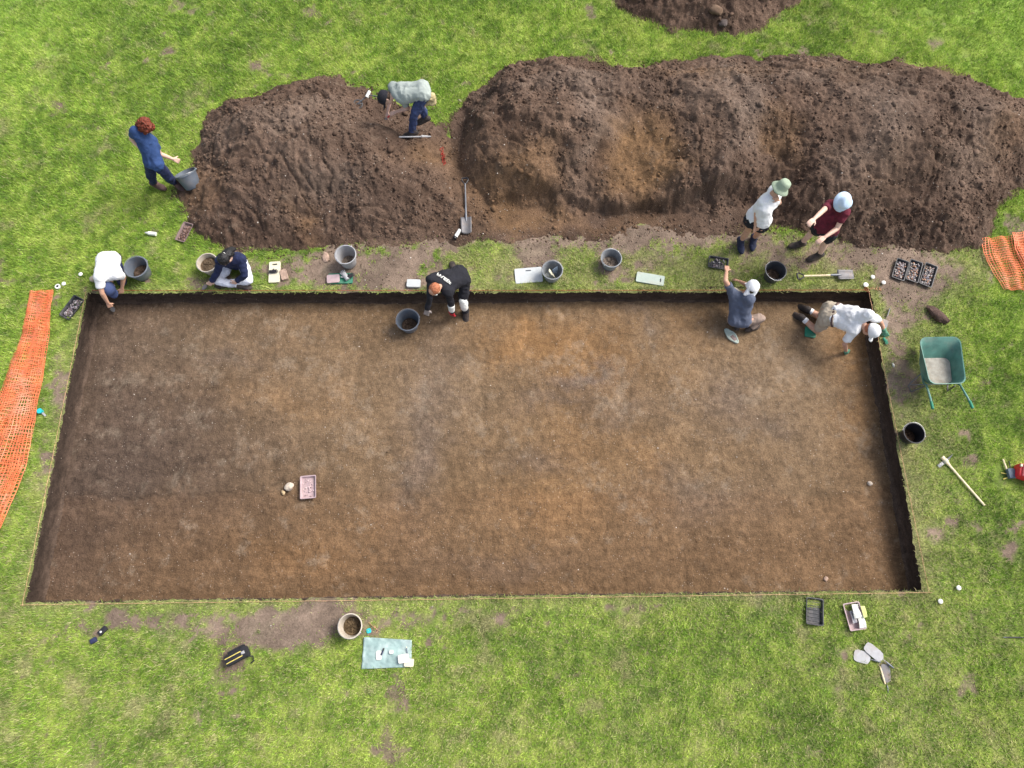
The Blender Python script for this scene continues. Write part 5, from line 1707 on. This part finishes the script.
def make_person(label, J, face, up_h, skin='skin_pale', top=None, bottom=None, shoes='boot_dark', hair=None, sleeves=.55, long_sleeve=False, shorts=False, gloves=(None, None),
                thumbs=(None, None), curl=(.5, .5), socks=None, girth=1.0, hood=False, palm=(None, None), seed=1, group='people working at the dig', fem=False, tuck=.01):
    """J: joint name -> Vector (pelvis neck head shL shR elL elR haL haR hipL hipR knL knR anL anR toeL toeR)"""
    org = Vector((J['pelvis'].x, J['pelvis'].y, min(J['anL'].z, J['anR'].z, J['knL'].z, J['knR'].z) - .05))
    J = {k: v - org for k, v in J.items()}
    e = empty('person', org, 0, label, 'person', group)
    f, r, u = ortho(face, up_h)
    pel, nk, hd = J['pelvis'], J['neck'], J['head']
    g = girth
    chest = nk.lerp(pel, .30); waist = nk.lerp(pel, .66)
    shv = (J['shL'] - J['shR']).normalized(); hv = (J['hipL'] - J['hipR']).normalized()
    pr = []
    spn = (nk - pel).normalized()
    def torso(x, lo=0.0):
        pel_ = pel + spn * lo
        t = [('l', pel_ + hv * .075, .098 * g + x, pel_ - hv * .075, .098 * g + x)] if not lo or lo < .04 else []
        for s in (1, -1):
            t.append(('l', pel_ + hv * .070 * s, .094 * g + x, waist + (hv + shv).normalized() * .055 * s, .088 * g + x))
            t.append(('l', waist + (hv + shv).normalized() * .055 * s, .088 * g + x, chest + shv * .075 * s, .098 * g + x))
        t += [('l', chest + shv * .09, .090 * g + x, chest - shv * .09, .090 * g + x), ('l', chest, .10 * g + x, nk.lerp(chest, .3), .07 + x),
              ('l', J['shL'], .056 + x, nk.lerp(chest, .25), .062 + x), ('l', J['shR'], .056 + x, nk.lerp(chest, .25), .062 + x),
              ('l', J['shL'], .056 + x, chest + shv * .08, .08 + x), ('l', J['shR'], .056 + x, chest - shv * .08, .08 + x)]
        return t
    pr += torso(0)
    pr += [('l', nk - (nk - pel).normalized() * .0, .058, hd - u * .05 - f * .01, .052)]
    pr += head_prims(hd, f, r, u, 96e-2 if fem else .99)
    for s in 'LR':
        sh, el, ha = J['sh' + s], J['el' + s], J['ha' + s]
        pr += [('l', sh, .050, el, .038), ('l', el, .039, el.lerp(ha, .35), .037), ('l', el.lerp(ha, .35), .037, ha, .0255)]
        hp, kn, an, to = J['hip' + s], J['kn' + s], J['an' + s], J['toe' + s]
        pr += [('l', hp, .088 * g, hp.lerp(kn, .5), .072), ('l', hp.lerp(kn, .5), .072, kn, .054), ('l', kn, .053, kn.lerp(an, .3), .055), ('l', kn.lerp(an, .3), .055, an, .037)]
        pr += foot_prims(an, to)
        i = 0 if s == 'L' else 1
        d = (ha - el).normalized()
        side = thumbs[i] or (-shv if s == 'L' else shv)
        nr = palm[i] or Vector((0, 0, 1))
        if palm[i] and palm[i] is not True and False: pass
        hp_ = hand_prims(ha + d * .01, d, nr, side, curl[i])
        if not gloves[i]: pr += hp_
        if gloves[i]:
            gl = hand_prims(ha + d * .01, d, nr, side, curl[i], 1.0)
            gl = [(q[0], q[1], q[2] + .005, q[3], q[4] + .005) for q in gl] + [('l', ha - d * .06, .041, ha + d * .015, .036)]
            vox('work_glove', gl, M[gloves[i]], e, .006, 2)
    vox('body', pr, M[skin], e, .0075, 3)
    for s in (-1, 1):
        bm = bmesh.new(); bmesh.ops.create_uvsphere(bm, u_segments=10, v_segments=8, radius=.011)
        o = fin('eye', bm, M['eye'], e); o.location = hd + u * .008 + f * .086 + r * s * .032
    # clothing
    tp = torso(.030, tuck)
    for s in 'LR':
        sh, el, ha = J['sh' + s], J['el' + s], J['ha' + s]
        if long_sleeve:
            tp += [('l', sh, .066, el, .054), ('l', el, .054, ha, .044, (1, 0))]
        else:
            tp += [('l', sh, .067, sh.lerp(el, sleeves), .066, (1, 0)), ('l', sh, .06, sh.lerp(el, sleeves + .06), .062, (1, 0))]
    if hood:
        b_ = (pel - nk).normalized()
        back = -(f - b_ * f.dot(b_)).normalized()
        tp += [('l', nk + shv * .07 + b_ * .03, .055, nk - shv * .07 + b_ * .03, .055), ('l', nk + b_ * .02, .06, nk + b_ * .11, .07)]
    vox('shirt' if not long_sleeve else 'jacket', tp, M[top], e, .010, 4, .022, 7.5, seed)
    bt = [('l', pel + hv * .075, .105 * g, pel - hv * .075, .105 * g)]
    if tuck > .1:
        bt += [('l', pel + hv * .070 * q, .108 * g, pel + spn * (tuck + .02) + hv * .062 * q, .100 * g + .018, (1, 0)) for q in (1, 0, -1)]
    for s in 'LR':
        hp, kn, an = J['hip' + s], J['kn' + s], J['an' + s]
        if shorts:
            bt += [('l', hp, .106 * g, hp.lerp(kn, shorts), .092, (1, 0)), ('l', hp, .1, hp.lerp(kn, shorts + .05), .085, (1, 0))]
        else:
            bt += [('l', hp, .098 * g, hp.lerp(kn, .5), .086), ('l', hp.lerp(kn, .5), .088, kn, .072), ('l', kn, .072, kn.lerp(an, .92), .058, (1, 0))]
    vox('shorts' if shorts else 'trousers', bt, M[bottom], e, .010, 3, .026, 10, seed + 4)
    for s in 'LR':
        an, to, kn = J['an' + s], J['toe' + s], J['kn' + s]
        fp = [(q[0], q[1], q[2] + .010, q[3], q[4] + .010) for q in foot_prims(an, to)] + [('l', an, .054, an.lerp(kn, .20), .052, (1, 0))]
        vox('boot', fp, M[shoes], e, .010, 3, .004, 30, seed + 8)
        if socks:
            vox('sock', [('l', an.lerp(kn, .1), .050, an.lerp(kn, .36), .052, (1, 0))], M[socks], e, .009, 2)
    return e, J, (f, r, u), org


def hair_vox(e, hd, fr, mat, prims, wr=.02, wf=34, name='hair', size=.009):
    f, r, u = fr
    out = [('e', hd + u * (z + .01) + f * y + r * x, rad, frame3(r, f, u)) for (x, y, z, rad) in prims]
    return vox(name, out, M[mat], e, size, 2, wr, wf, 3)


def hat_bucket(e, hd, fr, mat, R=.165, crown=.095, z0=.02, tilt=0.0, name='sun_hat'):
    f, r, u = fr
    bm = bmesh.new()
    prof = [(0, crown + .046), (.05, crown + .044), (.074, crown + .034), (.088, crown), (.096, .03), (.102, .012), (.125, .004), (R * .9, -.010), (R, -.020), (R * .99, -.026), (R * .88, -.016), (.118, -.003), (.098, .004), (.088, .05), (.06, crown + .02), (0, crown + .032)]
    add_lathe(bm, prof, 36)
    for v in bm.verts:
        a = math.atan2(v.co.y, v.co.x); q = max(0, (Vector((v.co.x, v.co.y)).length - .1) / .06)
        v.co.z += q * .005 * math.sin(3 * a + 1) + q * .003 * math.sin(7 * a); v.co.y *= 1.06; v.co *= 1.02
    o = fin('crown_and_brim', bm, M[mat], e, auto=False); o.name = name
    o.matrix_local = Matrix.Translation(hd + u * z0) @ frame3(r, f, u).to_4x4()
    return o


def hat_cap(e, hd, fr, mat, back=False, peak=True, flap=None, name='cap'):
    f, r, u = fr
    bm = bmesh.new()
    add_lathe(bm, [(0, .132), (.04, .127), (.075, .105), (.094, .065), (.100, .02), (.099, -.002), (.093, -.002), (.09, .05), (.06, .10), (0, .12)], 28)
    for v in bm.verts: v.co.y *= 1.16; v.co *= 1.10
    o = fin(name, bm, M[mat], e, auto=False)
    o.matrix_local = Matrix.Translation(hd + u * .012) @ frame3(r, f, u).to_4x4()
    if peak:
        bm = bmesh.new(); vs = []
        for j in range(5):
            row = []
            for i in range(11):
                a = math.radians(20 + 140 * i / 10); rr = 1 + j * .16
                y = .112 * math.sin(a) * rr + j * .010; x = .104 * math.cos(a) * (1 + j * .02)
                row.append(bm.verts.new((x, y, .012 - .05 * (j / 4) * .5 - .28 * x * x)))
            vs.append(row)
        for a, b in zip(vs, vs[1:]):
            for i in range(10): bm.faces.new((a[i], a[i + 1], b[i + 1], b[i]))
        k = fin('peak', bm, M[mat], o, auto=False)
        s = k.modifiers.new('thickness', 'SOLIDIFY'); s.thickness = .004
        if back: k.rotation_euler = (0, 0, math.pi)
    if flap:
        k = vox('neck_flap', [('l', hd - f * .070 + r * q + u * .045, .034, hd - f * .085 + r * q * 1.15 - u * flap, .028) for q in (-.055, -.028, 0, .028, .055)], M[mat], e, .01, 4, .008, 20)
    return o


def V3(x, y, z=0): return Vector((x, y, z))
def hips(J, axis, w=.095):
    a = Vector(axis).normalized(); J['hipL'] = J['pelvis'] + a * w; J['hipR'] = J['pelvis'] - a * w
def toe(J, s, u, v, z=None):
    a = J['an' + s]; b = P(u, v, a.z - .03 if z is None else z); J['toe' + s] = a + (b - a).normalized() * .15
def dbg(n, J):
    L = lambda a, b: round((J[a] - J[b]).length, 2)
    print(n, 'spine', L('pelvis', 'neck'), 'head', round(J['head'].z, 2), 'neck', round(J['neck'].z, 2), {s: ('thigh', L('hip' + s, 'kn' + s), 'shin', L('kn' + s, 'an' + s), 'kz', round(J['kn' + s].z, 2), 'haz', round(J['ha' + s].z, 2), 'elz', round(J['el' + s].z, 2)) for s in 'LR'})


# ---- red haired woman tipping a bucket
J = {'pelvis': P(154, 163.5, .84)}
J['neck'] = JN(J['pelvis'], 144.5, 134, .48, 1)
J['head'] = JN(J['neck'], 146, 126.5, .19, 1)
J['shL'] = JN(J['neck'], 134.5, 131, .17, 1); J['shR'] = JN(J['neck'], 152.5, 141.5, .17, -1)
hips(J, P(146, 160, .84) - P(162, 167, .84))
# she faces the heap: left side is towards the far left
J['elR'] = JN(J['shR'], 160, 154, .27, -1); J['haR'] = JN(J['elR'], 173, 159, .24, -1)
J['elL'] = JN(J['shL'], 131.5, 139, .27, -1); J['haL'] = JN(J['elL'], 143, 151, .23, -1)
J['anR'] = P(174.5, 182, .09); J['anL'] = P(154, 183, .09)
J['knR'] = J['hipR'].lerp(J['anR'], .5) + V3(.04, -.07, 0); J['knL'] = J['hipL'].lerp(J['anL'], .5) + V3(.0, -.05, 0)
toe(J, 'R', 184, 189, .03); toe(J, 'L', 166, 188, .03)
dbg('red', J)
e, JJ, fr, og = make_person('woman with long curly red hair in a blue T-shirt reaching for a bucket', J, V3(.75, -.62, -.5), V3(.3, -.25, 1), 'skin_pale', 'cloth_blue', 'cloth_navy', 'boot_brown', fem=True, girth=.84, seed=2, curl=(.6, .7))
hair_vox(e, JJ['head'], fr, 'hair_red', [(0, -.02, .03, (.10, .115, .105)), (0, -.075, -.06, (.11, .07, .12)), (.065, -.03, -.07, (.05, .07, .11)), (-.065, -.03, -.07, (.05, .07, .11)), (0, -.10, -.15, (.10, .06, .10)), (.07, .0, -.13, (.045, .05, .10)), (-.07, .0, -.13, (.045, .05, .10)), (0, -.11, -.22, (.09, .055, .09)), (.02, -.11, -.29, (.07, .045, .07))], .05, 30)

# ---- man bending in the left heap
z = H1(P(412, 134, .3).x, P(412, 134, .3).y)
J = {'pelvis': P(423, 91, .98)}
J['neck'] = JN(J['pelvis'], 395, 93.5, .50, -1)
J['head'] = JN(J['neck'], 386.5, 98, .18, -1)
J['shR'] = JN(J['neck'], 401.5, 99, .17, 1) ; J['shL'] = JN(J['neck'], 393, 87, .17, -1)
# facing left/down: right arm nearest the far side is hidden; the near arm reaches down
J['shL'], J['shR'] = J['shR'], J['shL']
hips(J, P(424, 98, .98) - P(422, 84, .98))
J['elL'] = JN(J['shL'], 408, 108, .28, -1); J['haL'] = JN(J['elL'], 396, 112, .25, -1)
J['elR'] = JN(J['shR'], 391, 97, .28, -1); J['haR'] = JN(J['elR'], 388, 111, .25, -1)
J['anL'] = P(412.5, 132, z + .10); J['anR'] = P(425, 118, z + .12)
J['knL'] = J['hipL'].lerp(J['anL'], .5) + V3(-.07, -.03, 0); J['knR'] = J['hipR'].lerp(J['anR'], .5) + V3(-.05, .02, 0)
toe(J, 'L', 402, 136); toe(J, 'R', 416, 122)
dbg('bend', J)
e, JJ, fr, og = make_person('man in a sage T-shirt and black cap bending down into the left heap', J, V3(-.35, -.45, -.8), V3(-.8, -.1, .1), 'skin_pale', 'cloth_sage', 'cloth_denim', 'boot_dark', seed=5, girth=1.08, sleeves=.6)
hat_cap(e, JJ['head'], fr, 'hat_black')
hair_vox(e, JJ['head'], fr, 'hair_brown', [(0, -.034, -.02, (.081, .082, .062))], .01)
trowel((390.5, 116), (385, 120), 'small red handled trowel under the hands of the bending man', .40, handle='red_plastic', group='trowels in use', frac=.3, wid=.05)
bg = P(428, 99, .80) - og
o = vox('hip_bag', [('l', bg + V3(-.07, 0, .05), .075, bg + V3(.06, 0, .05), .075), ('l', bg + V3(-.07, 0, -.05), .075, bg + V3(.06, 0, -.05), .075)], M['bag_khaki'], e, .012, 2, .03, 16)

# ---- kneeling person, white top, navy cap, trench corner
J = {'pelvis': P(108.5, 259, .34)}
J['neck'] = JN(J['pelvis'], 107.5, 276.5, .46, 1)
J['head'] = JN(J['neck'], 109, 286.5, .19, -1)
J['shR'] = JN(J['neck'], 98.5, 277, .17, 1); J['shL'] = JN(J['neck'], 117.5, 274.5, .17, 1)
hips(J, V3(1, .05, 0))
J['elR'] = JN(J['shR'], 102, 293, .27, -1); J['haR'] = JN(J['elR'], 108, 303, .25, -1)
J['elL'] = JN(J['shL'], 123.5, 277, .26, -1); J['haL'] = JN(J['elL'], 122, 288, .24, -1)
J['knL'] = P(122, 282.5, .07); J['knR'] = P(101, 279, .07)
J['anL'] = P(117, 262, .07); J['anR'] = P(101, 262, .07)
toe(J, 'L', 117, 250, .03); toe(J, 'R', 101, 250, .03)
dbg('corner', J)
e, JJ, fr, og = make_person('kneeling person in a white T-shirt and navy cap at the far left trench corner', J, V3(.1, -.55, -.75), V3(0, -.8, .35), 'skin_tan', 'cloth_white', 'cloth_navy', 'boot_dark', seed=8, sleeves=.6, curl=(.6, 1.2))
hat_cap(e, JJ['head'], fr, 'hat_navy')
hair_vox(e, JJ['head'], fr, 'hair_brown', [(0, -.034, -.02, (.081, .082, .065))], .01)
bg = P(94.5, 278, .06) - og
vox('tied_jumper', [('l', bg + V3(-.03, -.02, 0), .05, bg + V3(.08, .05, .02), .05)], M['cloth_khaki'], e, .012, 2, .02, 16)

# ---- person in navy jacket sitting cross legged on the edge
J = {'pelvis': P(236, 262, .13)}
J['neck'] = JN(J['pelvis'], 231, 259, .46, 1)
J['head'] = JN(J['neck'], 225.5, 259, .19, 1)
J['shL'] = JN(J['neck'], 241, 259, .17, 1); J['shR'] = JN(J['neck'], 219.5, 261, .17, 1)
hips(J, V3(1, 0, 0))
J['elL'] = JN(J['shL'], 245, 275, .27, -1); J['haL'] = JN(J['elL'], 237, 281, .24, -1)
J['elR'] = JN(J['shR'], 217.5, 272, .27, -1); J['haR'] = JN(J['elR'], 211.5, 281, .24, -1)
J['knL'] = P(249, 280, .12); J['knR'] = P(217, 281, .12)
J['anL'] = P(226, 283.5, .07); J['anR'] = P(239, 285, .07)
toe(J, 'L', 216, 285, .06); toe(J, 'R', 248, 286, .06)
dbg('navy', J)
e, JJ, fr, og = make_person('black haired person in a navy jacket and pale trousers sitting on the trench edge', J, V3(-.25, -.55, -.75), V3(-.35, -.5, .75), 'skin_pale', 'cloth_navy', 'cloth_pale', 'boot_dark', long_sleeve=True, seed=11, fem=True, girth=.95, curl=(.6, 1.2))
hair_vox(e, JJ['head'], fr, 'hair_black', [(0, -.02, .03, (.094, .108, .10)), (0, -.09, -.06, (.085, .06, .10)), (0, -.13, -.13, (.05, .045, .09))], .02, 30)
bm = bmesh.new(); bmesh.ops.create_uvsphere(bm, u_segments=14, v_segments=8, radius=.03)
o = fin('hair_tie', bm, M['white_plastic'], e); o.location = JJ['head'] - fr[0] * .11 + fr[2] * .05; o.scale = (1, .8, .6)

# ---- man in black hooded top kneeling over the far edge
J = {'pelvis': P(461.5, 276, .32)}
J['neck'] = JN(J['pelvis'], 440, 284, .47, 1)
J['head'] = JN(J['neck'], 435, 289.5, .19, 1)
J['shR'] = JN(J['neck'], 430.5, 279.5, .185, 1); J['shL'] = JN(J['neck'], 449.5, 294, .185, 1)
hips(J, P(465, 283, .36) - P(458, 270, .36))
J['elR'] = JN(J['shR'], 430, 298, .28, -1); J['haR'] = JN(J['elR'], 427.5, 309, .26, -1)
J['elL'] = JN(J['shL'], 451, 304, .28, -1); J['haL'] = JN(J['elL'], 452, 312, .25, -1)
J['knR'] = P(456, 284, .08); J['anR'] = P(453, 268, .07); toe(J, 'R', 451.5, 262, .02)
J['knL'] = P(463.5, 302, -.02); J['anL'] = P(466, 313, -.26); toe(J, 'L', 465.5, 321, -.33)
dbg('hood', J)
e, JJ, fr, og = make_person('man in a black hooded top with white lettering kneeling over the far trench edge', J, V3(-.45, -.5, -.8), V3(-.75, -.55, .5), 'skin_tan', 'cloth_black', 'cloth_black', 'boot_dark', long_sleeve=True, gloves=('glove_red', 'glove_grey'), hood=True, girth=1.08, seed=14, curl=(.6, .4))
hair_vox(e, JJ['head'], fr, 'hair_ginger', [(0, -.025, .012, (.086, .100, .092))], .008)
a = (JJ['knL']); kd = (JJ['anL'] - a).normalized()
vox('knee_pad', [('l', a - kd * .05 + V3(0, -.012, .02), .074, a + kd * .12 + V3(0, -.015, .02), .068)], M['white_plastic'], e, .01, 3, .01, 14)
# pale sleeve cuff between jacket and red glove, pale mask band
a, b = JJ['elL'], JJ['haL']; vox('cuff', [('l', a.lerp(b, .12), .060, a.lerp(b, .80), .052, (0, 0))], M['white_plastic'], e, .009, 2)
vox('dust_mask', [('e', JJ['head'] - fr[2] * .045 + fr[0] * .085, (.05, .03, .04), frame3(fr[1], fr[0], fr[2]))], M['white_plastic'], e, .009, 2)
# lettering band over the shoulder blades
bk = bpy.data.objects
jk = [c for c in e.children if c.name.startswith('jacket')][0]
from mathutils.bvhtree import BVHTree
def lettering(e, jk, og, px0, px1, n, h_px, mat='white_plastic'):
    bv = BVHTree.FromPolygons([v.co.copy() for v in jk.data.vertices], [tuple(p.vertices) for p in jk.data.polygons])
    rr = random.Random(4); bm = bmesh.new()
    d = Vector((px1[0] - px0[0], px1[1] - px0[1])); dn = Vector((-d.y, d.x)).normalized()
    def hit(u, v):
        r_ = ray(u, v).normalized(); loc, nn, i, ds = bv.ray_cast(CAM - og, r_)
        return None if loc is None else loc + nn * .004
    for k in range(n):
        t0, t1 = k / n, (k + .78) / n
        st = rr.choice([((0, 0, 1, 0), (0, 0, 0, 1), (1, 0, 1, 1)), ((0, 0, 0, 1), (0, .5, 1, .5), (0, 1, 1, 1)), ((0, 0, 1, 1), (0, 0, 0, 1)), ((0, 0, 1, 0), (0, .5, 1, .5), (0, 1, 1, 1), (0, 0, 0, 1))])
        for x0, y0, x1, y1 in st:
            q = []
            for xx, yy in ((x0, y0), (x1, y1)):
                c = Vector(px0) + d * (t0 + (t1 - t0) * xx) + dn * (yy - .5) * h_px
                q.append(hit(c.x, c.y))
            if q[0] and q[1]: add_tube(bm, q, .0065, 5)
    return fin('back_lettering', bm, M[mat], e)
lettering(e, jk, og, (437.5, 274), (451.5, 283.5), 6, 2.4)

# ---- standing man, white T-shirt, sage hat
J = {'pelvis': P(757, 222, .86)}
J['neck'] = JN(J['pelvis'], 771, 196, .50, 1)
J['head'] = JN(J['neck'], 780, 188.5, .19, 1)
J['shR'] = P(762, 203, 1.26); J['shL'] = JN(J['neck'], 775, 189, .17, -1)
hips(J, V3(-.25, .95, 0))
J['elR'] = P(756.5, 213, 1.10); J['haR'] = P(755.5, 225, .92)
J['elL'] = JN(J['shL'], 779, 203, .27, -1); J['haL'] = JN(J['elL'], 777.5, 200, .24, 1)
J['anL'] = P(741, 241, .09); J['anR'] = P(754, 238, .09)
J['hipL'], J['hipR'] = J['pelvis'] + V3(-.075, .05, 0), J['pelvis'] + V3(.075, -.04, 0)
J['knL'] = J['hipL'].lerp(J['anL'], .5) + V3(.04, .02, 0); J['knR'] = J['hipR'].lerp(J['anR'], .5) + V3(.04, .02, 0)
toe(J, 'L', 739, 252, .02); toe(J, 'R', 751, 248, .02)
J['toeL'] = J['anL'] + V3(.02, -.14, -.03); J['toeR'] = J['anR'] + V3(-.01, -.14, -.03)
dbg('white', J)
e, JJ, fr, og = make_person('standing man in a white T-shirt, black shorts and wide sage green hat', J, V3(.75, .2, -.35), V3(.32, .12, .95), 'skin_tan', 'cloth_white', 'cloth_black', 'boot_navy', shorts=.46, tuck=.06, seed=17, girth=1.22, sleeves=.6, curl=(.9, .5))
hat_bucket(e, JJ['head'], fr, 'hat_sage', .145)
hair_vox(e, JJ['head'], fr, 'hair_brown', [(0, -.034, -.02, (.081, .082, .065))], .01)

# ---- maroon shirt, pale blue hat, stepping down the heap
J = {'pelvis': P(825, 231, .84)}
J['neck'] = JN(J['pelvis'], 838, 206, .49, 1)
J['head'] = JN(J['neck'], 842.5, 202, .19, 1)
J['shR'] = JN(J['neck'], 829.5, 204.5, .17, 1); J['shL'] = JN(J['neck'], 845.5, 212, .17, 1)
hips(J, V3(.85, -.45, 0))
J['elR'] = JN(J['shR'], 822, 211.5, .28, 1); J['haR'] = JN(J['elR'], 814, 219, .25, 1)
J['elL'] = JN(J['shL'], 837, 228.5, .28, -1); J['haL'] = JN(J['elL'], 825, 237, .25, 1)
J['anR'] = P(801.5, 243, .10); J['anL'] = P(819.5, 254.5, .09)
J['knR'] = P(812.5, 232, .48); J['knL'] = P(825, 243, .46)
J['toeR'] = J['anR'] + V3(-.15, -.02, -.03); J['toeL'] = J['anL'] + V3(-.14, -.05, -.03)
dbg('maroon', J)
e, JJ, fr, og = make_person('person in a maroon T-shirt and pale blue sun hat stepping off the long heap', J, V3(-.1, -.75, -.6), V3(.1, -.5, .8), 'skin_pale', 'cloth_maroon', 'cloth_black', 'boot_dark', shorts=.46, tuck=.045, seed=20, girth=1.05, sleeves=.55, curl=(.5, .5))
hat_bucket(e, JJ['head'], fr, 'hat_blue', .142)
hair_vox(e, JJ['head'], fr, 'hair_black', [(0, -.034, -.02, (.083, .082, .07)), (0, .075, -.095, (.05, .035, .05))], .012)
vox('shirt_badge', [('e', JJ['neck'].lerp(JJ['pelvis'], .28) + fr[0] * .11 + fr[2] * .04, (.012, .012, .03), Matrix.Identity(3))], M['white_plastic'], e, .006, 1)

# ---- squatting in the trench, slate top, white cap, reaching for the tray
ft = -PIT
J = {'pelvis': P(739.5, 321, ft + .26)}
J['neck'] = JN(J['pelvis'], 741.5, 295.5, .46, 1)
J['head'] = JN(J['neck'], 751, 289, .19, 1)
J['shL'] = JN(J['neck'], 732, 291.5, .17, 1); J['shR'] = JN(J['neck'], 750, 299, .17, 1)
hips(J, V3(-.95, .1, 0))
J['elL'] = JN(J['shL'], 725.5, 281, .27, 1); J['haL'] = JN(J['elL'], 726.5, 271, .24, -1)
J['elR'] = JN(J['shR'], 749, 286, .27, -1); J['haR'] = JN(J['elR'], 740, 281.5, .24, -1)
J['knR'] = P(761, 318, ft + .28); J['anR'] = P(751, 327.5, ft + .10); J['toeR'] = J['anR'] + V3(.13, .06, -.03)
J['knL'] = P(737, 300, ft + .30); J['anL'] = P(737, 324, ft + .09); J['toeL'] = J['anL'] + V3(-.02, .15, -.03)
dbg('squat', J)
e, JJ, fr, og = make_person('squatting person in a slate blue top and white cap reaching out of the trench', J, V3(.15, .75, -.6), V3(.35, .55, .65), 'skin_tan', 'cloth_slate', 'cloth_taupe', 'boot_dark', seed=23, sleeves=.6)
hat_cap(e, JJ['head'], fr, 'cloth_white', flap=.09)
hair_vox(e, JJ['head'], fr, 'hair_brown', [(0, -.034, -.02, (.081, .082, .065))], .01)
a, b = JJ['shL'], JJ['shR']
vox('shoulder_strap', [('l', a + V3(.02, .03, .065), .018, JJ['neck'] + V3(.0, .02, .055), .018), ('l', JJ['neck'] + V3(.0, .02, .055), .018, b + V3(0, -.02, .06), .018)], M['cloth_khaki'], e, .008, 2)

# ---- man on hands and knees in the far right corner
J = {'pelvis': P(828, 313, ft + .52)}
J['neck'] = JN(J['pelvis'], 861, 321, .53, 1)
J['head'] = JN(J['neck'], 870.5, 331, .20, -1)
J['shL'] = JN(J['neck'], 869, 314.5, .19, 1); J['shR'] = JN(J['neck'], 853, 332, .19, -1)
hips(J, P(830, 305, ft + .5) - P(826, 321, ft + .5))
J['elR'] = JN(J['shR'], 844.5, 344, .28, -1); J['haR'] = P(846.5, 352, ft + .06)
J['elL'] = P(880.5, 322, .24); J['haL'] = P(884.5, 331.5, .075)
J['knR'] = P(817, 331, ft + .08); J['knL'] = P(822, 318, ft + .08)
J['anR'] = P(801.5, 317, ft + .09); J['anL'] = P(807.5, 309, ft + .09)
J['toeR'] = J['anR'] + V3(-.10, .10, -.06); J['toeL'] = J['anL'] + V3(-.10, .10, -.06)
dbg('fours', J)
e, JJ, fr, og = make_person('man in a white T-shirt and khaki shorts on hands and knees in the trench corner', J, V3(.45, -.5, -.75), V3(.75, -.5, .1), 'skin_tan', 'cloth_white', 'cloth_khaki', 'boot_dark', shorts=.72, socks='cloth_white', gloves=('glove_green', 'glove_green'), girth=1.15, seed=26, sleeves=.7, tuck=.13, curl=(.5, .7))
hat_cap(e, JJ['head'], fr, 'cloth_white')
hair_vox(e, JJ['head'], fr, 'hair_ginger', [(0, -.034, -.02, (.081, .082, .062))], .008)
pv = JJ['pelvis']; ax = (JJ['neck'] - pv).normalized(); hvv = (JJ['hipL'] - JJ['hipR']).normalized()
o = vox('belt', [('l', pv + ax * .10 + hvv * .085, .136, pv + ax * .135 + hvv * .080, .134, (0, 0)), ('l', pv + ax * .10 - hvv * .085, .136, pv + ax * .135 - hvv * .080, .134, (0, 0)), ('l', pv + ax * .10 + hvv * .0, .137, pv + ax * .135, .135, (0, 0))], M['boot_brown'], e, .01, 2)
EXPO = 1.17
light()
